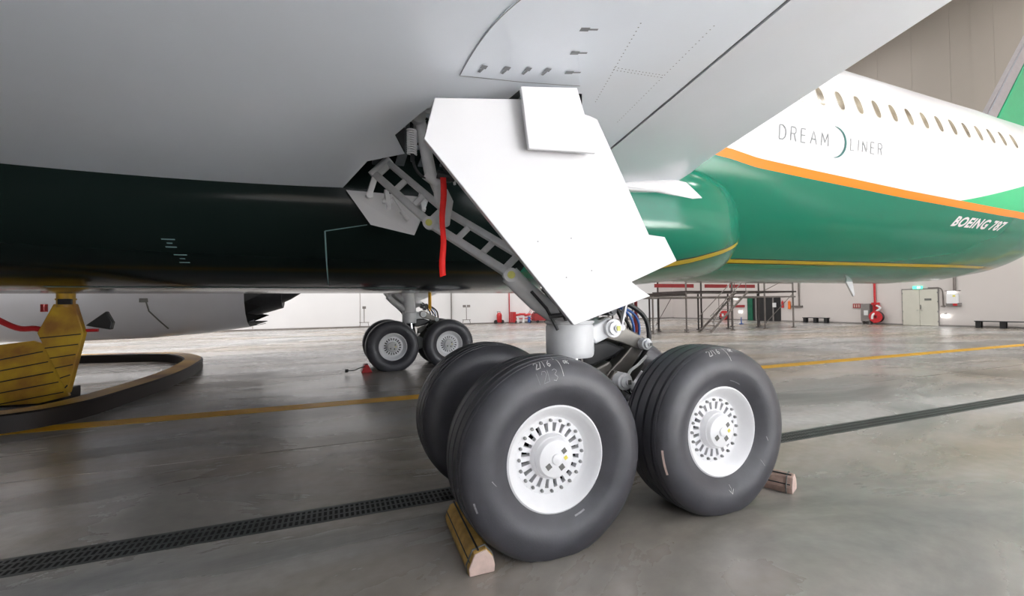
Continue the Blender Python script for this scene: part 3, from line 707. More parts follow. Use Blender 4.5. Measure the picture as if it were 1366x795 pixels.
    for (x, z) in ((2.34, 1.72), (2.42, 1.66), (2.46, 1.76)):
        b = MB(); b.cyl(P(x, 3.42, z), P(x, 3.6, z), .05, n=16); b.cyl(P(x, 3.40, z), P(x, 3.42, z), .03, n=12); G('valve_block', b, 'dark_metal', smooth=30)
    b = MB(); b.prism([P(x, 3.62, z) for x, z in ((2.5, 1.2), (2.78, 1.28), (2.98, 1.1), (2.8, .9), (2.5, .9))], (0, .12*sg, 0)); G('bogie_positioner', b, 'black_paint', bevel=.03)
    # side brace: two hinged frames
    Lo, El, Up = Vector((1.41, 3.50, 1.993)), Vector((.872, 4.30, 2.555)), Vector((.416, 5.10, 3.238)); o_ = Vector((.69, -.125, .71))*.20
    def rail(b, p, q, wd, ht): b.bar(P(*p), P(*q), wd, ht, roll=my(o_, 0) if not far else Vector((o_.x, -o_.y, o_.z)))
    for nm, p, q, nr in (('lower_side_brace', El, Lo, 3), ('upper_side_brace', Up, El+Vector((.03, -.05, -.04)), 3)):
        b = MB(); rail(b, p, q, .075, .085); rail(b, p+o_, q+o_, .065, .075); br = G(nm, b, 'gear_grey', bevel=.014)
        for i in range(nr+1):
            t = (.04, .36, .66, .93)[i]; b = MB(); a0 = p.lerp(q, t); b.bar(P(*a0), P(*(a0+o_)), .075 if i in (0, 3) else .05, .06); G('brace_rung', b, 'gear_grey', br, bevel=.012)
    pin_ax = o_.normalized()
    for c_ in (Lo, El):
        p0, p1 = c_-pin_ax*.02, c_+o_*1.0+pin_ax*.04
        a0 = (c_ - Vector((0, 0, 1.72))); vd = Vector((-.25, -.93, -.1)).normalized()
        b = MB(); b.cyl(P(*(c_+vd*.09)), P(*(c_-vd*.08)), .062, n=24); b.cyl(P(*(c_+vd*.105)), P(*(c_+vd*.09)), .048, n=24); pn = G('brace_pin', b, 'gear_grey', smooth=30)
        b = MB(); b.cyl(P(*(c_+vd*.118)), P(*(c_+vd*.10)), .033, n=16); G('pin_nut', b, 'bolt_yellow', pn, smooth=30)
    b = MB(); b.cyl(P(*(El+o_*.9)), P(*(El+o_*1.25)), .085, n=20); G('brace_hinge', b, 'gear_grey', smooth=30); b = MB(); b.cyl(P(*(Up-o_*.2)), P(*(Up+o_*1.2)), .06, n=16); G('brace_hinge', b, 'gear_grey', smooth=30)
    b = MB(); b.bar(P(.416, 5.1, 3.2), P(.36, 5.16, 3.02), .07, .06); b.cyl(P(.36, 5.1, 3.0), P(.36, 5.22, 3.0), .04, n=12); G('brace_bracket', b, 'gear_grey')
    # lug from the strut out to the brace foot
    b = MB(); b.tube([P(1.41, 3.50, 1.99), P(1.52, 3.49, 1.88), P(1.66, 3.49, 1.76), P(1.80, 3.49, 1.67), P(1.94, 3.49, 1.63)], [.085, .085, .09, .095, .10], 16); b.tube([P(1.61, 3.47, 2.1), P(1.72, 3.48, 2.0), P(1.86, 3.49, 1.9)], [.06, .08, .1], 12); G('brace_lug', b, 'gear_grey', st, smooth=60)
    for (p, q, r) in (((1.56, 3.38, 1.84), (1.80, 3.36, 1.50), .014), ((1.66, 3.38, 1.86), (1.90, 3.32, 1.52), .012), ((1.72, 3.36, 1.62), (1.92, 3.30, 1.60), .02)):
        b = MB(); b.tube([P(*p), P(*Vector(p).lerp(Vector(q), .5)+Vector((.02, 0, .02))), P(*q)], r, 8); G('strut_pipe', b, 'dark_metal', smooth=60)
    # lock links, actuator, spring and pipes
    b = MB(); b.cyl(P(.72, 4.0, 3.50), P(.83, 4.0, 2.94), .050, .058, n=18); b.cyl(P(.78, 4.0, 2.96), P(.90, 4.0, 2.88), .055, n=14); b.cyl(P(.70, 3.9, 3.46), P(.72, 4.1, 3.46), .07, n=16); G('unlock_actuator', b, 'gear_grey', smooth=30)
    b = MB(); b.prism([P(x, 3.98, z) for x, z in ((.80, 2.93), (.92, 2.90), (.97, 2.74), (.93, 2.62), (.88, 2.66), (.86, 2.80))], (0, .07*sg, 0)); b.cyl(P(.925, 3.95, 2.68), P(.925, 4.08, 2.68), .03, n=12); G('lock_link', b, 'gear_grey', bevel=.01)
    b = MB(); b.prism([P(x, 4.06, z) for x, z in ((.90, 2.80), (1.0, 2.86), (1.06, 2.74), (1.02, 2.50), (.92, 2.46), (.93, 2.66))], (0, .06*sg, 0)); G('lock_plate', b, 'gear_grey', bevel=.012)
    b = MB()
    h = [P(.655+.040*math.cos(t), 4.0+.040*math.sin(t), 3.36-.235*t/(2*PI*11)) for t in [2*PI*11*i/176 for i in range(177)]]
    b.tube(h, .0085, 6); G('lock_spring', b, 'rim_white', smooth=60)
    b = MB(); b.cyl(P(.655, 4.0, 3.42), P(.66, 4.0, 3.06), .018, n=10); b.tube([P(*p) for p in catmull([(.66, 4.0, 3.08), (.69, 3.98, 2.98), (.76, 3.98, 2.92), (.84, 3.96, 2.95)], 5)], .014, 8); G('spring_rod', b, 'dark_metal', smooth=60)
    for k, pts_ in enumerate(([(.92, 3.9, 3.12), (1.0, 3.86, 2.95), (1.02, 3.86, 2.84)], [(.86, 3.9, 3.2), (.93, 3.88, 3.0), (.97, 3.86, 2.86)], [(.78, 3.92, 3.42), (.84, 3.88, 3.25), (.88, 3.86, 3.08), (.94, 3.86, 2.94)], [(.70, 3.95, 3.48), (.80, 3.90, 3.42), (.90, 3.9, 3.36)])):
        b = MB(); b.tube([P(*p) for p in catmull(pts_, 5)], .013, 8); G('bay_hose', b, ('gear_white', 'dark_metal', 'hose_black', 'dark_metal')[k], smooth=60)
    b = MB(); b.cyl(P(.86, 3.88, 2.93), P(1.02, 3.86, 2.90), .04, n=12); b.cyl(P(.95, 3.86, 3.0), P(.96, 3.86, 2.86), .03, n=10); G('sequence_valve', b, 'dark_metal', smooth=30)
gear(0); gear(1)
b = MB(); b.cyl((2.43, 12.05, 2.3), (2.43, 12.05, 1.66), .045, n=12); b.cyl((2.43, 12.05, 1.66), (2.43, 12.05, 1.60), .02, n=10); b.build('down_lock_sleeve', 'line_yellow', plane, smooth=30)

# ---------------- engines
for far in (1, 0):
    ey, ez = (17.35 if far else -1.05), 2.40
    ax = (1, 0, 0); c = Vector((0, ey, ez))
    b = MB(); b.lathe([(1.05, -9.2), (1.20, -9.75), (1.32, -9.95), (1.45, -9.8), (1.55, -9.2), (1.60, -7.5), (1.57, -5.5), (1.47, -4.0), (1.30, -2.75), (1.27, -2.75), (1.40, -4.2), (1.2, -7)], c, ax, 64)
    en = b.build('engine_nacelle', 'nacelle_grey', plane, smooth=50)
    a_, b_ = frame(Vector(ax))
    for k in range(18):                  # serrated trailing edge
        t0 = 2*PI*k/18; vs = []
        for (t, xx, r) in ((t0, -2.76, 1.30), (t0+PI/18, -2.30, 1.20), (t0+2*PI/18, -2.76, 1.30)): vs.append(c+Vector((xx, 0, 0))+(a_*math.cos(t)+b_*math.sin(t))*r)
        q = MB(); q.prism(vs, (a_*math.cos(t0+PI/18)+b_*math.sin(t0+PI/18))*-.02); q.build('chevron', 'black_paint', en)
    b = MB(); b.lathe([(.95, -4.2), (.98, -3.2), (.86, -2.4), (.66, -1.75), (.62, -1.75), (.50, -1.8), (.35, -1.5), (.15, -1.2), (.01, -1.1)], c, ax, 48); b.build('core_nozzle', 'dark_metal', en, smooth=50)
    b = MB(); b.lathe([(.01, -9.9), (.25, -9.4), (.42, -9.0), (1.2, -9.0)], c, ax, 40); b.build('fan_face', 'dark_metal', en, smooth=50)
    b = MB(); b.prism([(-8.5, ey-.2, 3.9), (-2.4, ey-.2, 3.2), (-.8, ey-.2, 4.0), (-.8, ey-.2, 4.4), (-6, ey-.2, 4.6)], (0, .4, 0)); b.build('pylon', 'nacelle_grey', en, bevel=.08)
    if far:
        b = MB(); b.tube([(-5.2, ey-1.49, 2.0), (-5.15, ey-1.42, 1.7), (-4.95, ey-1.25, 1.4), (-4.8, ey-1.0, 1.15)], .02, 6); b.box((-5.25, ey-1.5, 2.02), (.2, .05, .12)); b.build('cowl_latch_seam', 'label_grey', en)

# ------------------------------------------------------------------ loose things around the gear
b = MB()
for k in range(18):
    pass
zz = [2.875-.895*i/18 for i in range(19)]
rowA = [(.868+.006*math.sin(i*.7)-.012*(i/18), 3.79+.006*math.sin(i*.9), z) for i, z in enumerate(zz)]
rowB = [(x+.050+.004*math.sin(i*.5), y-.012, z+(.0 if i < 18 else .02)) for i, (x, y, z) in enumerate(rowA)]
b.grid([rowA, rowB]); o = b.build('warning_streamer', 'ribbon_red', smooth=60); sm = o.modifiers.new('thick', 'SOLIDIFY'); sm.thickness = .003
tag(o, 'long red fabric warning streamer hanging from the main gear brace', 'streamer')

def chock(name, x, y0, y1, mat_b, label, tilt=0, strap=True):
    prof = [(-.085, 0), (-.09, .05), (-.05, .135), (.03, .155), (.075, .10), (.09, .045), (.085, 0)]
    e = empty(name, (x, y0, 0), rz=tilt); tag(e, label, 'wheel chock')
    Mx = Matrix.Translation((x, y0, 0)) @ Matrix.Rotation(tilt, 4, 'Z')
    L = y1-y0
    b = MB(); b.prism([Mx @ Vector((px, .012, pz+.002)) for px, pz in prof], Mx.to_3x3() @ Vector((0, L-.012, 0))); b.build('block', mat_b, e, bevel=.008)
    b = MB(); b.prism([Mx @ Vector((px*.97, 0, pz*.98+.003)) for px, pz in prof], Mx.to_3x3() @ Vector((0, .013, 0))); b.build('end_face', 'wood_end', e, bevel=.006)
    b = MB(); pr_ = [(px*1.03, pz*1.03+.003) for px, pz in prof]; b.tube([Mx @ Vector((px, .05, pz)) for px, pz in pr_], .006, 6); b.build('strap', 'label_grey', e)
    b = MB(); b.bar(Mx @ Vector((-.02, .02, .152)), Mx @ Vector((-.02, L, .152)), .01, .008); b.bar(Mx @ Vector((-.075, .02, .08)), Mx @ Vector((-.075, L, .08)), .008, .01); b.build('groove', 'dark_metal', e)
    return e
chock('wheel_chock', .855, 2.66, 3.42, 'wood_yellow', 'yellow-brown wooden wheel chock with pale end against the front tyre', -.04)
e = chock('wheel_chock', 3.83, 2.68, 3.38, 'wood_red', 'reddish weathered wooden wheel chock behind the rear tyre', .42)
b = MB(); b.tube(catmull([(3.74, 2.88, .155), (3.75, 2.89, .3), (3.70, 3.1, .36), (3.60, 3.35, .2)], 6), .006, 6); b.build('rope', 'label_grey', e, smooth=60)
# red chock with rope at the far gear
e = empty('wheel_chock', (.80, 12.2, 0)); tag(e, 'small red wheel chock with trailing rope at the far landing gear', 'wheel chock')
b = MB(); b.prism([(.60, 12.0, .002), (.68, 12.0, .2), (.78, 12.0, .2), (.88, 12.0, .002)], (0, .4, 0)); b.build('block', 'red_paint', e, bevel=.01)
b = MB(); b.tube(catmull([(.7, 12.0, .16), (.55, 11.95, .14), (.42, 11.9, .10), (.24, 11.9, .10)], 5), .012, 6); b.cyl((.20, 11.9, .10), (.28, 11.9, .10), .045, n=10); b.build('rope', 'black_paint', e)

# ------------------------------------------------------------------ yellow stand on the left
sd = empty('maintenance_stand', (-4.56, 10.4, 0)); tag(sd, 'worn yellow maintenance stand with curved dark-sided base frame under the belly', 'maintenance stand')
path = catmull([(-9.5, 8.7, 0), (-6.4, 8.45, 0), (-4.7, 8.55, 0), (-4.05, 9.05, 0), (-3.82, 10.2, 0), (-3.66, 12.0, 0), (-3.75, 14.0, 0), (-4.1, 16.0, 0), (-5.2, 17.9, 0), (-7.2, 18.7, 0), (-9.5, 19.0, 0)], 8)
b = MB(); rows = []
for i, p in enumerate(path):
    t = (path[min(i+1, len(path)-1)]-path[max(i-1, 0)]).normalized(); n_ = Vector((t.y, -t.x, 0)); zz_ = Vector((0, 0, 1))
    rows.append([p+n_*.24+zz_*.003, p+n_*.24+zz_*.25, p+n_*.20+zz_*.27, p-n_*.20+zz_*.27, p-n_*.24+zz_*.25, p-n_*.24+zz_*.003])
for k, (c0, c1) in enumerate(((0, 1), (1, 2), (2, 3), (3, 4), (4, 5))):
    b.cur = 1 if k in (2,) else 0; b.grid([[r[c0] for r in rows], [r[c1] for r in rows]])
b.build('base_frame', ['stand_rubber', 'stand_top'], sd, smooth=40)
b = MB(); b.prism([(-4.56, 10.40, .22), (-4.98, 10.40, 1.34), (-4.76, 10.40, 1.86), (-4.47, 10.40, 1.86), (-4.34, 10.40, 1.32)], (.02, .10, 0)); leg = b.build('leg_plate', 'stand_yellow', sd, bevel=.012)
b = MB(); b.prism([(-4.58, 10.50, .16), (-4.86, 10.52, 1.1), (-5.1, 10.53, 1.2), (-5.9, 10.53, 1.1), (-6.6, 10.53, .1), (-5.0, 10.51, .06)], (.0, .08, 0)); side_ = b.build('side_plate', 'stand_yellow', sd, bevel=.012)
for k in range(6):
    z = 1.28-.185*k; xl = -4.98+.42*(1.34-z)/1.12+.02; xr = -4.34-.22*(1.34-z)/1.1-.02
    b = MB(); b.bar((xl, 10.395, z-.03), (xr, 10.395, z+.02), .012, .02, (0, 1, 0)); b.build('strip', 'black_paint', leg)
for k in range(5):
    z = 1.0-.19*k; b = MB(); b.bar((-6.0, 10.50, z-.22), (-4.98+.34*(1.1-z)/.9, 10.495, z), .012, .02, (0, 1, 0)); b.build('strip', 'black_paint', side_)
b = MB(); b.cyl((-4.61, 10.46, 1.8), (-4.61, 10.46, 2.06), .13, n=20); b.cyl((-4.61, 10.46, 1.93), (-4.61, 10.46, 1.96), .145, n=20); post = b.build('post', 'stand_yellow', sd, smooth=30)
b = MB(); b.box((-4.55, 10.30, 1.90), (.2, .05, .10)); b.build('nameplate', 'black_paint', post, bevel=.01)
b = MB(); b.cyl((-4.61, 10.46, 2.06), (-4.61, 10.46, 2.12), .30, .26, n=28); b.build('head_disc', 'rail_red', sd, smooth=30)
b = MB(); b.prism([(-4.36, 10.5, 1.45), (-4.05, 10.5, 1.72), (-3.95, 10.5, 1.50), (-3.98, 10.5, 1.36)], (0, .12, 0)); b.build('wheel_guard', 'black_paint', sd, bevel=.02)
b = MB(); b.cyl((-4.40, 10.5, 1.36), (-4.16, 10.5, 1.36), .03, n=10); b.build('handle', 'red_paint', sd)
b = MB(); b.tube(catmull([(-4.9, 10.5, 1.36), (-5.05, 10.5, 1.42), (-5.3, 10.5, 1.44), (-5.7, 10.5, 1.7)], 5), .05, 8); b.cyl((-4.93, 10.5, 1.72), (-4.93, 10.5, 1.86), .05, n=10); b.build('crank', 'red_paint', sd, smooth=40)
b = MB(); b.box((-5.2, 10.9, .14), (1.0, .6, .24)); b.build('foot_block', 'stand_rubber', sd, bevel=.02)

# ------------------------------------------------------------------ things on the back wall
WX = HX1
dj = struct(empty('door_1', (WX, 16.45, 0)), 'cream double door under a green exit sign')
b = MB(); b.box((WX-.02, 16.45, 1.24), (.06, 1.98, 2.5)); b.build('door_frame', 'box_grey', dj)
for s_ in (-1, 1):
    b = MB(); b.box((WX-.05, 16.45+s_*.475, 1.215), (.05, .935, 2.40)); lf = b.build('door_leaf', 'door_cream', dj, bevel=.006)
    for z in (.3, .95, 1.6, 2.2):
        b = MB(); b.cyl((WX-.085, 16.45+s_*.94, z-.05), (WX-.085, 16.45+s_*.94, z+.05), .022, n=8); b.build('hinge', 'bolt_grey', lf)
    b = MB(); b.bar((WX-.10, 16.45+s_*.06, 1.03), (WX-.10, 16.45+s_*.16, 1.03), .025); b.build('handle', 'bolt_grey', lf)
b = MB(); b.box((WX-.08, 16.0, 1.75), (.01, .36, .13)); b.build('door_plate', 'label_grey', dj)
b = MB(); b.box((WX-.10, 16.39, 1.25), (.03, .04, .3)); b.build('latch', 'label_grey', dj)
def wallthing(name, label, cat, y, z):
    return tag(empty(name, (WX, y, z)), label, cat)
e = wallthing('exit_sign', 'lit green emergency exit sign above the cream double door', 'sign', 16.53, 2.44)
b = MB(); b.box((WX-.08, 16.53, 2.56), (.08, .52, .20)); b.build('housing', 'exit_green', e, bevel=.01)
b = MB(); b.box((WX-.125, 16.45, 2.56), (.008, .16, .12)); b.build('pictogram', 'lamp_glow', e)
e = wallthing('electrical_panel', 'white wall-mounted electrical panel with conduit right of the double door', 'electrical panel', 14.75, 1.3)
b = MB(); b.box((WX-.10, 14.76, 1.78), (.2, .52, .62)); b.build('box', 'wall_panel_white', e, bevel=.01)
b = MB(); b.box((WX-.08, 14.72, 1.40), (.16, .70, .20)); b.build('socket_tray', 'box_grey', e, bevel=.01)
b = MB(); b.box((WX-.17, 14.62, 1.41), (.03, .2, .16)); b.build('socket', 'red_paint', e)
b = MB(); b.box((WX-.21, 14.65, 1.95), (.01, .12, .10)); b.build('hazard_label', 'label_yellow', e)
b = MB(); b.box((WX-.07, 14.76, 2.28), (.12, .70, .04)); b.cyl((WX-.08, 14.66, 2.3), (WX-.08, 14.66, 7), .07, n=10); b.build('conduit', 'steel_post', e)
e = wallthing('wall_lamp', 'lit white lamp on top of the electrical panel', 'lamp', 14.78, 2.15)
b = MB(); b.box((WX-.17, 14.78, 2.19), (.12, .36, .14)); b.build('diffuser', 'lamp_glow', e, bevel=.02); b = MB(); b.box((WX-.1, 14.78, 2.27), (.16, .3, .02)); b.build('bracket', 'box_grey', e)
e = wallthing('wall_lamp', 'lit white lamp low on the wall below the electrical panel', 'lamp', 15.14, .6)
b = MB(); b.box((WX-.10, 15.14, .67), (.12, .42, .20)); b.build('diffuser', 'lamp_glow', e, bevel=.04); b = MB(); b.cyl((WX-.06, 15.14, .76), (WX-.06, 15.14, .86), .06, n=10); b.build('bracket', 'box_grey', e)
b = MB(); b.tube([(WX-.04, 16.0, 2.52), (WX-.04, 15.5, 2.52), (WX-.04, 15.36, 2.46), (WX-.04, 15.29, 2.36), (WX-.04, 15.26, 2.2), (WX-.04, 15.25, 1.34)], .03, 8); b.box((WX-.06, 15.25, 1.30), (.1, .2, .06))
tag(b.build('conduit', 'steel_post'), 'bent grey conduit running from above the double door to a socket', 'conduit')
def bench(y0, y1, label):
    e = empty('bench', (35.75, (y0+y1)/2, 0)); tag(e, label, 'bench')
    for k in range(3): b = MB(); b.box((35.6+k*.14, (y0+y1)/2, .40), (.12, abs(y1-y0), .05)); b.build('seat_plank', 'black_paint', e, bevel=.006)
    for y in (y0+.15 if y0 < y1 else y0-.15, (y0+y1)/2, y1-.15 if y0 < y1 else y1+.15):
        b = MB(); b.box((35.62, y, .187), (.10, .22, .37)); b.box((35.86, y, .187), (.10, .22, .37)); b.build('leg', 'black_paint', e, bevel=.006)
bench(11.2, 13.55, 'low dark wooden bench beside the small low wall lamp'); bench(21.95, 23.88, 'low dark wooden bench between the scaffold and the hose reel')
e = wallthing('fire_hose_reel', 'red fire hose reel with riser pipe beside a grey cabinet', 'hose reel', 18.85, 0)
b = MB(); b.lathe([(.12, -.14), (.42, -.14), (.42, -.10), (.28, -.09), (.28, .09), (.42, .10), (.42, .14), (.12, .14)], (WX-.45, 18.76, .56), (1, 0, .0), 28, True); b.build('drum', 'red_paint', e, smooth=30)
b = MB(); b.lathe([(.32+.05*math.cos(t)*2, .085*math.sin(t)) for t in [2*PI*i/10 for i in range(10)]], (WX-.45, 18.70, .56), (1, 0, 0), 28, True); b.build('hose', 'hose_black', e, smooth=40)
b = MB(); b.cyl((WX-.10, 19.02, 1.3), (WX-.10, 19.02, 12), .07, n=12); b.build('riser_pipe', 'red_paint', e, smooth=40)
b = MB(); b.cyl((WX-.12, 19.05, .1), (WX-.12, 19.05, 1.5), .10, n=12); b.box((WX-.2, 18.93, 1.5), (.2, .45, .16)); b.cyl((WX-.4, 18.75, 1.2), (WX-.1, 18.75, 1.3), .1, n=12); b.build('valve', 'red_paint', e, smooth=40)
b = MB(); b.tube(catmull([(WX-.35, 18.8, 1.35), (WX-.4, 18.55, 1.2), (WX-.42, 18.75, .95), (WX-.62, 18.9, .7), (WX-.62, 18.95, .4)], 5), .07, 8); b.build('canvas_hose', 'paper', e, smooth=60)
e = wallthing('fire_cabinet', 'grey fire cabinet with white notice left of the hose reel', 'cabinet', 19.5, 0)
b = MB(); b.box((WX-.2, 19.52, .86), (.36, .56, 1.28)); b.build('body', 'box_grey', e, bevel=.01)
b = MB(); b.box((WX-.39, 19.46, .84), (.012, .26, .36)); b.build('notice', 'paper', e)
for y in (19.26, 19.74): b = MB(); b.box((WX-.2, y, .115), (.3, .06, .225)); b.build('leg', 'box_grey', e)
b = MB(); b.box((WX-.04, 20.15, 1.34), (.04, .68, .34)); o = b.build('fire_sign', 'rail_red')
tag(o, 'small red fire equipment sign left of the grey cabinet', 'sign')
for k in range(4): b = MB(); b.box((WX-.065, 19.93+k*.15, 1.34), (.01, .07, .22)); b.build('sign_glyph', 'wood_end', o)
b = MB(); b.cyl((WX-.07, 24.58, 1.3), (WX-.07, 24.58, 8), .06, n=10); b.bar((WX-.08, 25.2, 1.32), (WX-.08, 24.3, 1.32), .12, .14); tag(b.build('conduit', 'steel_post'), 'vertical grey conduit with socket tray right of the scaffold', 'conduit')
b = MB(); b.cyl((WX-.12, 25.4, 1.1), (WX-.12, 25.4, 1.75), .10, n=12); b.box((WX-.02, 25.4, 1.4), (.04, .1, .3)); b.cyl((WX-.12, 25.4, 1.75), (WX-.12, 25.4, 1.85), .04, n=8); tag(b.build('beacon', 'plastic_orange', smooth=30), 'orange cylinder fixed to the back wall beside the scaffold end', 'beacon')
b = MB(); b.cyl((WX-.12, 26.0, 1.2), (WX-.12, 26.0, 1.75), .09, n=12); b.cyl((WX-.12, 26.0, 1.75), (WX-.12, 26.0, 1.85), .03, n=8); b.box((WX-.02, 26.0, 1.5), (.04, .1, .2)); tag(b.build('fire_extinguisher', 'red_paint', smooth=30), 'red extinguisher hung on the back wall right of the dark doorway', 'fire extinguisher')
# dark open doorway with green screens
d2 = struct(empty('door_2', (WX, 27.9, 0)), 'wide dark doorway behind the scaffold')
b = MB(); b.box((WX-.03, 27.9, 1.12), (.06, 3.3, 2.24)); b.build('opening', 'black_paint', d2)
for y, mt, wd in ((29.2, 'cloth_green', .5), (28.6, 'box_grey', .12), (26.9, 'box_grey', .1)):
    b = MB(); b.box((WX-.10, y, 1.12), (.06, wd, 2.2)); b.build('door_panel', mt, d2)
b = MB(); b.box((WX-.14, 26.75, 1.45), (.02, .35, .4)); b.build('notice', 'paper', d2)
e = wallthing('fire_hose_reel', 'red and black hose reel low on the wall seen through the scaffold stairs', 'hose reel', 32.0, 0)
b = MB(); b.lathe([(.1, -.12), (.45, -.12), (.45, .12), (.1, .12)], (WX-.4, 31.9, .47), (1, 0, 0), 24, True); b.build('drum', 'red_paint', e, smooth=30)
b = MB(); b.cyl((WX-.4, 32.35, .25), (WX-.2, 32.35, .25), .22, n=16); b.build('hose', 'hose_black', e); b = MB(); b.box((WX-.55, 31.95, .5), (.02, .22, .3)); b.build('notice', 'paper', e)
b = MB(); b.box((WX-.05, 30.4, 1.36), (.06, 1.1, .22)); tag(b.build('fire_sign', 'rail_red'), 'narrow red wall sign seen between scaffold posts', 'sign')
e = wallthing('wall_lamp', 'lit white lamp on the wall seen under the scaffold deck', 'lamp', 30.8, 2.1); b = MB(); b.box((WX-.1, 30.8, 2.16), (.12, .4, .18)); b.build('diffuser', 'lamp_glow', e, bevel=.03); b = MB(); b.box((WX-.05, 30.8, 2.28), (.1, .2, .06)); b.build('bracket', 'box_grey', e)
e = wallthing('wall_lamp', 'lit white lamp low on the wall behind the scaffold posts', 'lamp', 30.3, .75); b = MB(); b.box((WX-.1, 30.3, .82), (.12, .3, .24)); b.build('diffuser', 'lamp_glow', e, bevel=.03); b = MB(); b.box((WX-.05, 30.3, .98), (.1, .2, .06)); b.build('bracket', 'box_grey', e)

# ------------------------------------------------------------------ scaffold dock
sc = empty('access_dock', (22, 20.5, 0)); tag(sc, 'long steel access dock with stairs and red railing behind the rear fuselage', 'scaffold')
FXs = [15.2, 16.6, 19.05, 22.75, 25.6, 28.3]
for i, x in enumerate(FXs):
    for y, m_, r in ((19.6, 'steel_post', .05), (22.4, 'steel_dark', .055)):
        top = 2.3 if x < 17 else 3.45
        b = MB(); b.cyl((x+(.35 if y > 20 else 0), y, .0), (x+(.35 if y > 20 else 0), y, top), r, n=10); b.box((x+(.35 if y > 20 else 0), y, .02), (.2, .2, .04)); b.build('post', m_, sc)
for x in (14.0, 15.0, 15.7, 17.7, 18.4, 20.6, 21.6, 24.2, 27.0): b = MB(); b.cyl((x, 21.2, 0), (x, 21.2, 2.3), .05, n=8); b.box((x, 21.2, .02), (.2, .2, .04)); b.build('post', 'steel_dark', sc)
for (x0, x1, z, t) in ((13.5, 19.0, 2.22, .14), (19.0, 28.6, 2.40, .10)):
    for k in range(int((x1-x0)/2.4)+1):
        a0 = x0+k*(x1-x0)/(int((x1-x0)/2.4)+1); a1 = a0+(x1-x0)/(int((x1-x0)/2.4)+1)-.03
        b = MB(); b.box(((a0+a1)/2, 21, z), (a1-a0, 2.9, t)); b.build('deck_panel', 'steel_dark', sc)
b = MB(); b.box((21, 19.58, 2.06), (15, .06, .10)); b.build('beam', 'steel_post', sc); b = MB(); b.box((21, 22.4, 2.06), (15, .06, .10)); b.build('beam', 'steel_post', sc)
for x0, x1 in ((19.1, 22.4), (23.4, 25.5), (25.7, 28.2)):
    b = MB(); b.box(((x0+x1)/2, 22.35, 2.88), (x1-x0, .04, .24)); b.build('red_rail_panel', 'rail_red', sc)
b = MB(); b.cyl((19.05, 19.6, 3.4), (28.3, 19.6, 3.4), .03, n=8); b.cyl((19.05, 19.6, 2.95), (28.3, 19.6, 2.95), .025, n=8); b.build('handrail', 'steel_post', sc)
for (p, q) in (((25.7, 19.6, .4), (28.2, 19.6, 2.2)), ((25.7, 19.62, 2.5), (28.2, 19.62, 3.4)), ((22.8, 21.2, .4), (24.2, 21.2, 2.2)), ((19.2, 22.4, .3), (20.6, 22.4, 2.2))):
    b = MB(); b.cyl(p, q, .022, n=6); b.build('brace', 'steel_post', sc)
for y in (19.3, 18.5):
    b = MB(); b.bar((19.75, y, .05), (22.75, y, 2.36), .10, .06, (0, 0, 1)); b.build('stair_stringer', 'steel_post', sc)
    b = MB(); b.cyl((19.75, y, .95), (22.75, y, 3.26), .025, n=8); b.cyl((20.0, y, .25), (20.0, y, 1.15), .02, n=8); b.cyl((21.3, y, 1.25), (21.3, y, 2.15), .02, n=8); b.cyl((22.6, y, 2.25), (22.6, y, 3.15), .02, n=8); b.build('stair_rail', 'steel_post', sc)
for k in range(10):
    t = (k+.5)/10; b = MB(); b.box((19.75+3*t, 18.9, .05+2.31*t), (.24, .78, .03)); b.build('stair_tread', 'steel_post', sc)
# odds and ends under the dock
b = MB(); b.cyl((29.6, 24.7, 0.003), (29.6, 24.7, .06), .16, n=14); b.cyl((29.6, 24.7, .06), (29.6, 24.7, .55), .05, .03, n=10); tag(b.build('floor_marker', 'plastic_blue'), 'small blue upright marker standing under the dock by the dark doorway', 'marker')
b = MB(); b.cyl((17.0, 21.6, 0), (17.0, 21.6, 1.0), .16, n=14); b.cyl((17.0, 21.6, 1.0), (17.0, 21.6, 2.1), .10, n=12); tag(b.build('riser_pipe', 'rail_red', smooth=30), 'dark red standpipe among the dock posts', 'pipe')

# ------------------------------------------------------------------ things along the far wall
e = empty('fire_extinguisher', (14.4, 38.6, 0)); tag(e, 'large red wheeled fire extinguisher standing at the far white wall', 'fire extinguisher')
b = MB(); b.lathe([(.001, .12), (.20, .12), (.25, .2), (.25, .85), (.18, 1.0), (.06, 1.06), (.001, 1.06)], (14.45, 38.7, 0), (0, 0, 1), 20); b.build('tank', 'red_paint', e, smooth=40)
b = MB(); b.cyl((14.1, 38.62, .18), (14.1, 38.78, .18), .18, n=16); b.cyl((14.75, 38.62, .18), (14.75, 38.78, .18), .18, n=16); b.build('wheel', 'hose_black', e)
b = MB(); b.tube([(14.3, 38.75, .9), (14.3, 38.85, 1.15), (14.6, 38.85, 1.15), (14.6, 38.75, .9)], .025, 8); b.build('handle', 'black_paint', e)
e = empty('fire_trolley', (17.4, 38.2, 0)); tag(e, 'red firefighting trolley with pipes and white canisters at the far wall', 'trolley')
b = MB(); b.box((16.6, 38.4, .45), (2.1, .8, .08)); b.box((15.75, 38.4, .6), (.3, .8, 1.0)); b.build('frame', 'red_paint', e, bevel=.02)
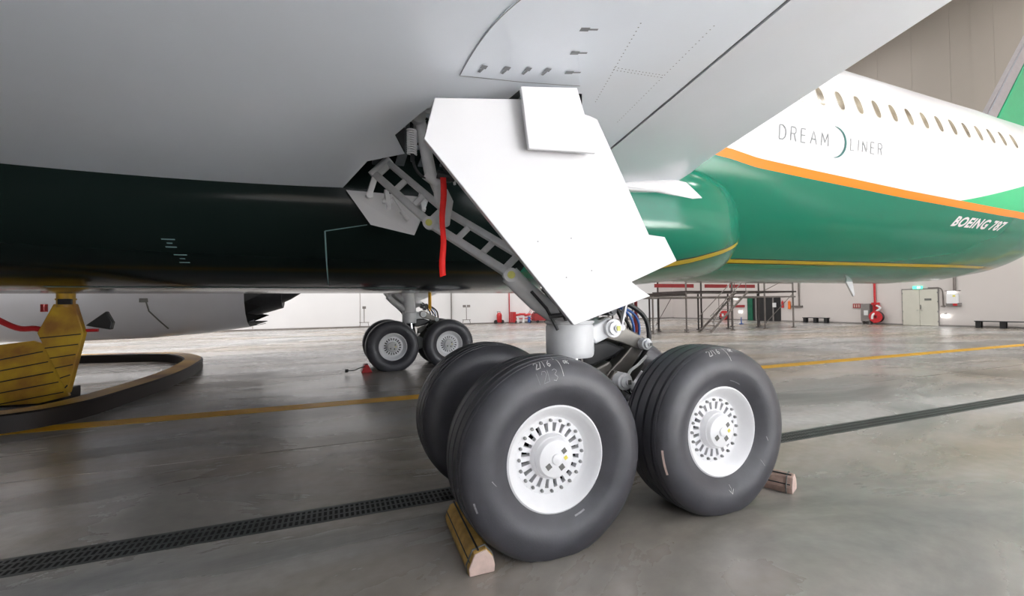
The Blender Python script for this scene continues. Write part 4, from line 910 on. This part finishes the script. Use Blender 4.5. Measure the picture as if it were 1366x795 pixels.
for k in range(3): b = MB(); b.cyl((16.1+k*.6, 38.1, .06), (16.1+k*.6, 38.1, .62), .14, n=14); b.build('canister', ('paper', 'paper', 'plastic_blue')[k], e, smooth=30)
for k in range(3): b = MB(); b.cyl((15.9+k*.55, 38.5, .75+.12*(k % 2)), (16.5+k*.55, 38.4, .85), .11, n=12); b.build('pipe_coil', 'red_paint', e, smooth=30)
for k in range(3): b = MB(); b.bar((17.1+k*.25, 38.4, .6), (17.9+k*.2, 38.4, 1.6), .03); b.build('ladder_bar', 'red_paint', e)
b = MB(); b.box((18.6, 38.4, .55), (1.5, .8, .7)); b.build('hose_chest', 'rail_red', e, bevel=.02); b = MB(); b.box((18.4, 38.3, .92), (.9, .5, .25)); b.build('cover', 'bay_dark', e, bevel=.05)
for x in (15.9, 17.4, 18.2, 19.1): b = MB(); b.cyl((x, 38.0, .13), (x, 38.12, .13), .13, n=14); b.build('wheel', 'hose_black', e)
b = MB(); b.cyl((15.7, HY1-.10, 0), (15.7, HY1-.10, 12), .05, n=10); tag(b.build('riser_pipe', 'red_paint'), 'thin red vertical sprinkler pipe on the far white wall', 'pipe')
b = MB(); b.box((9.9, HY1-.1, 6), (.07, .12, 12)); struct(b.build('trim_1', 'box_grey'))
for x, lb in ((11.2, 'thin metal stand with two floodlight heads by the far wall'), (2.2, 'thin single-headed floodlight stand at the far wall behind the far wheel')):
    e = empty('floodlight_stand', (x, 38.7, 0)); tag(e, lb, 'floodlight')
    b = MB(); b.cyl((x, 38.7, .45), (x, 38.7, 1.65), .03, n=8); b.build('pole', 'steel_post', e)
    b = MB(); b.bar((x-.4, 38.7, .45), (x+.4, 38.7, .45), .05); b.bar((x-.4, 38.7, 0), (x-.3, 38.7, .45), .04); b.bar((x+.4, 38.7, 0), (x+.3, 38.7, .45), .04); b.build('base', 'steel_post', e)
    for s_ in ((-.2, .2) if x > 5 else (0,)): b = MB(); b.box((x+s_, 38.65, 1.72), (.28, .14, .22)); b.build('lamp_head', 'box_grey', e, bevel=.02)
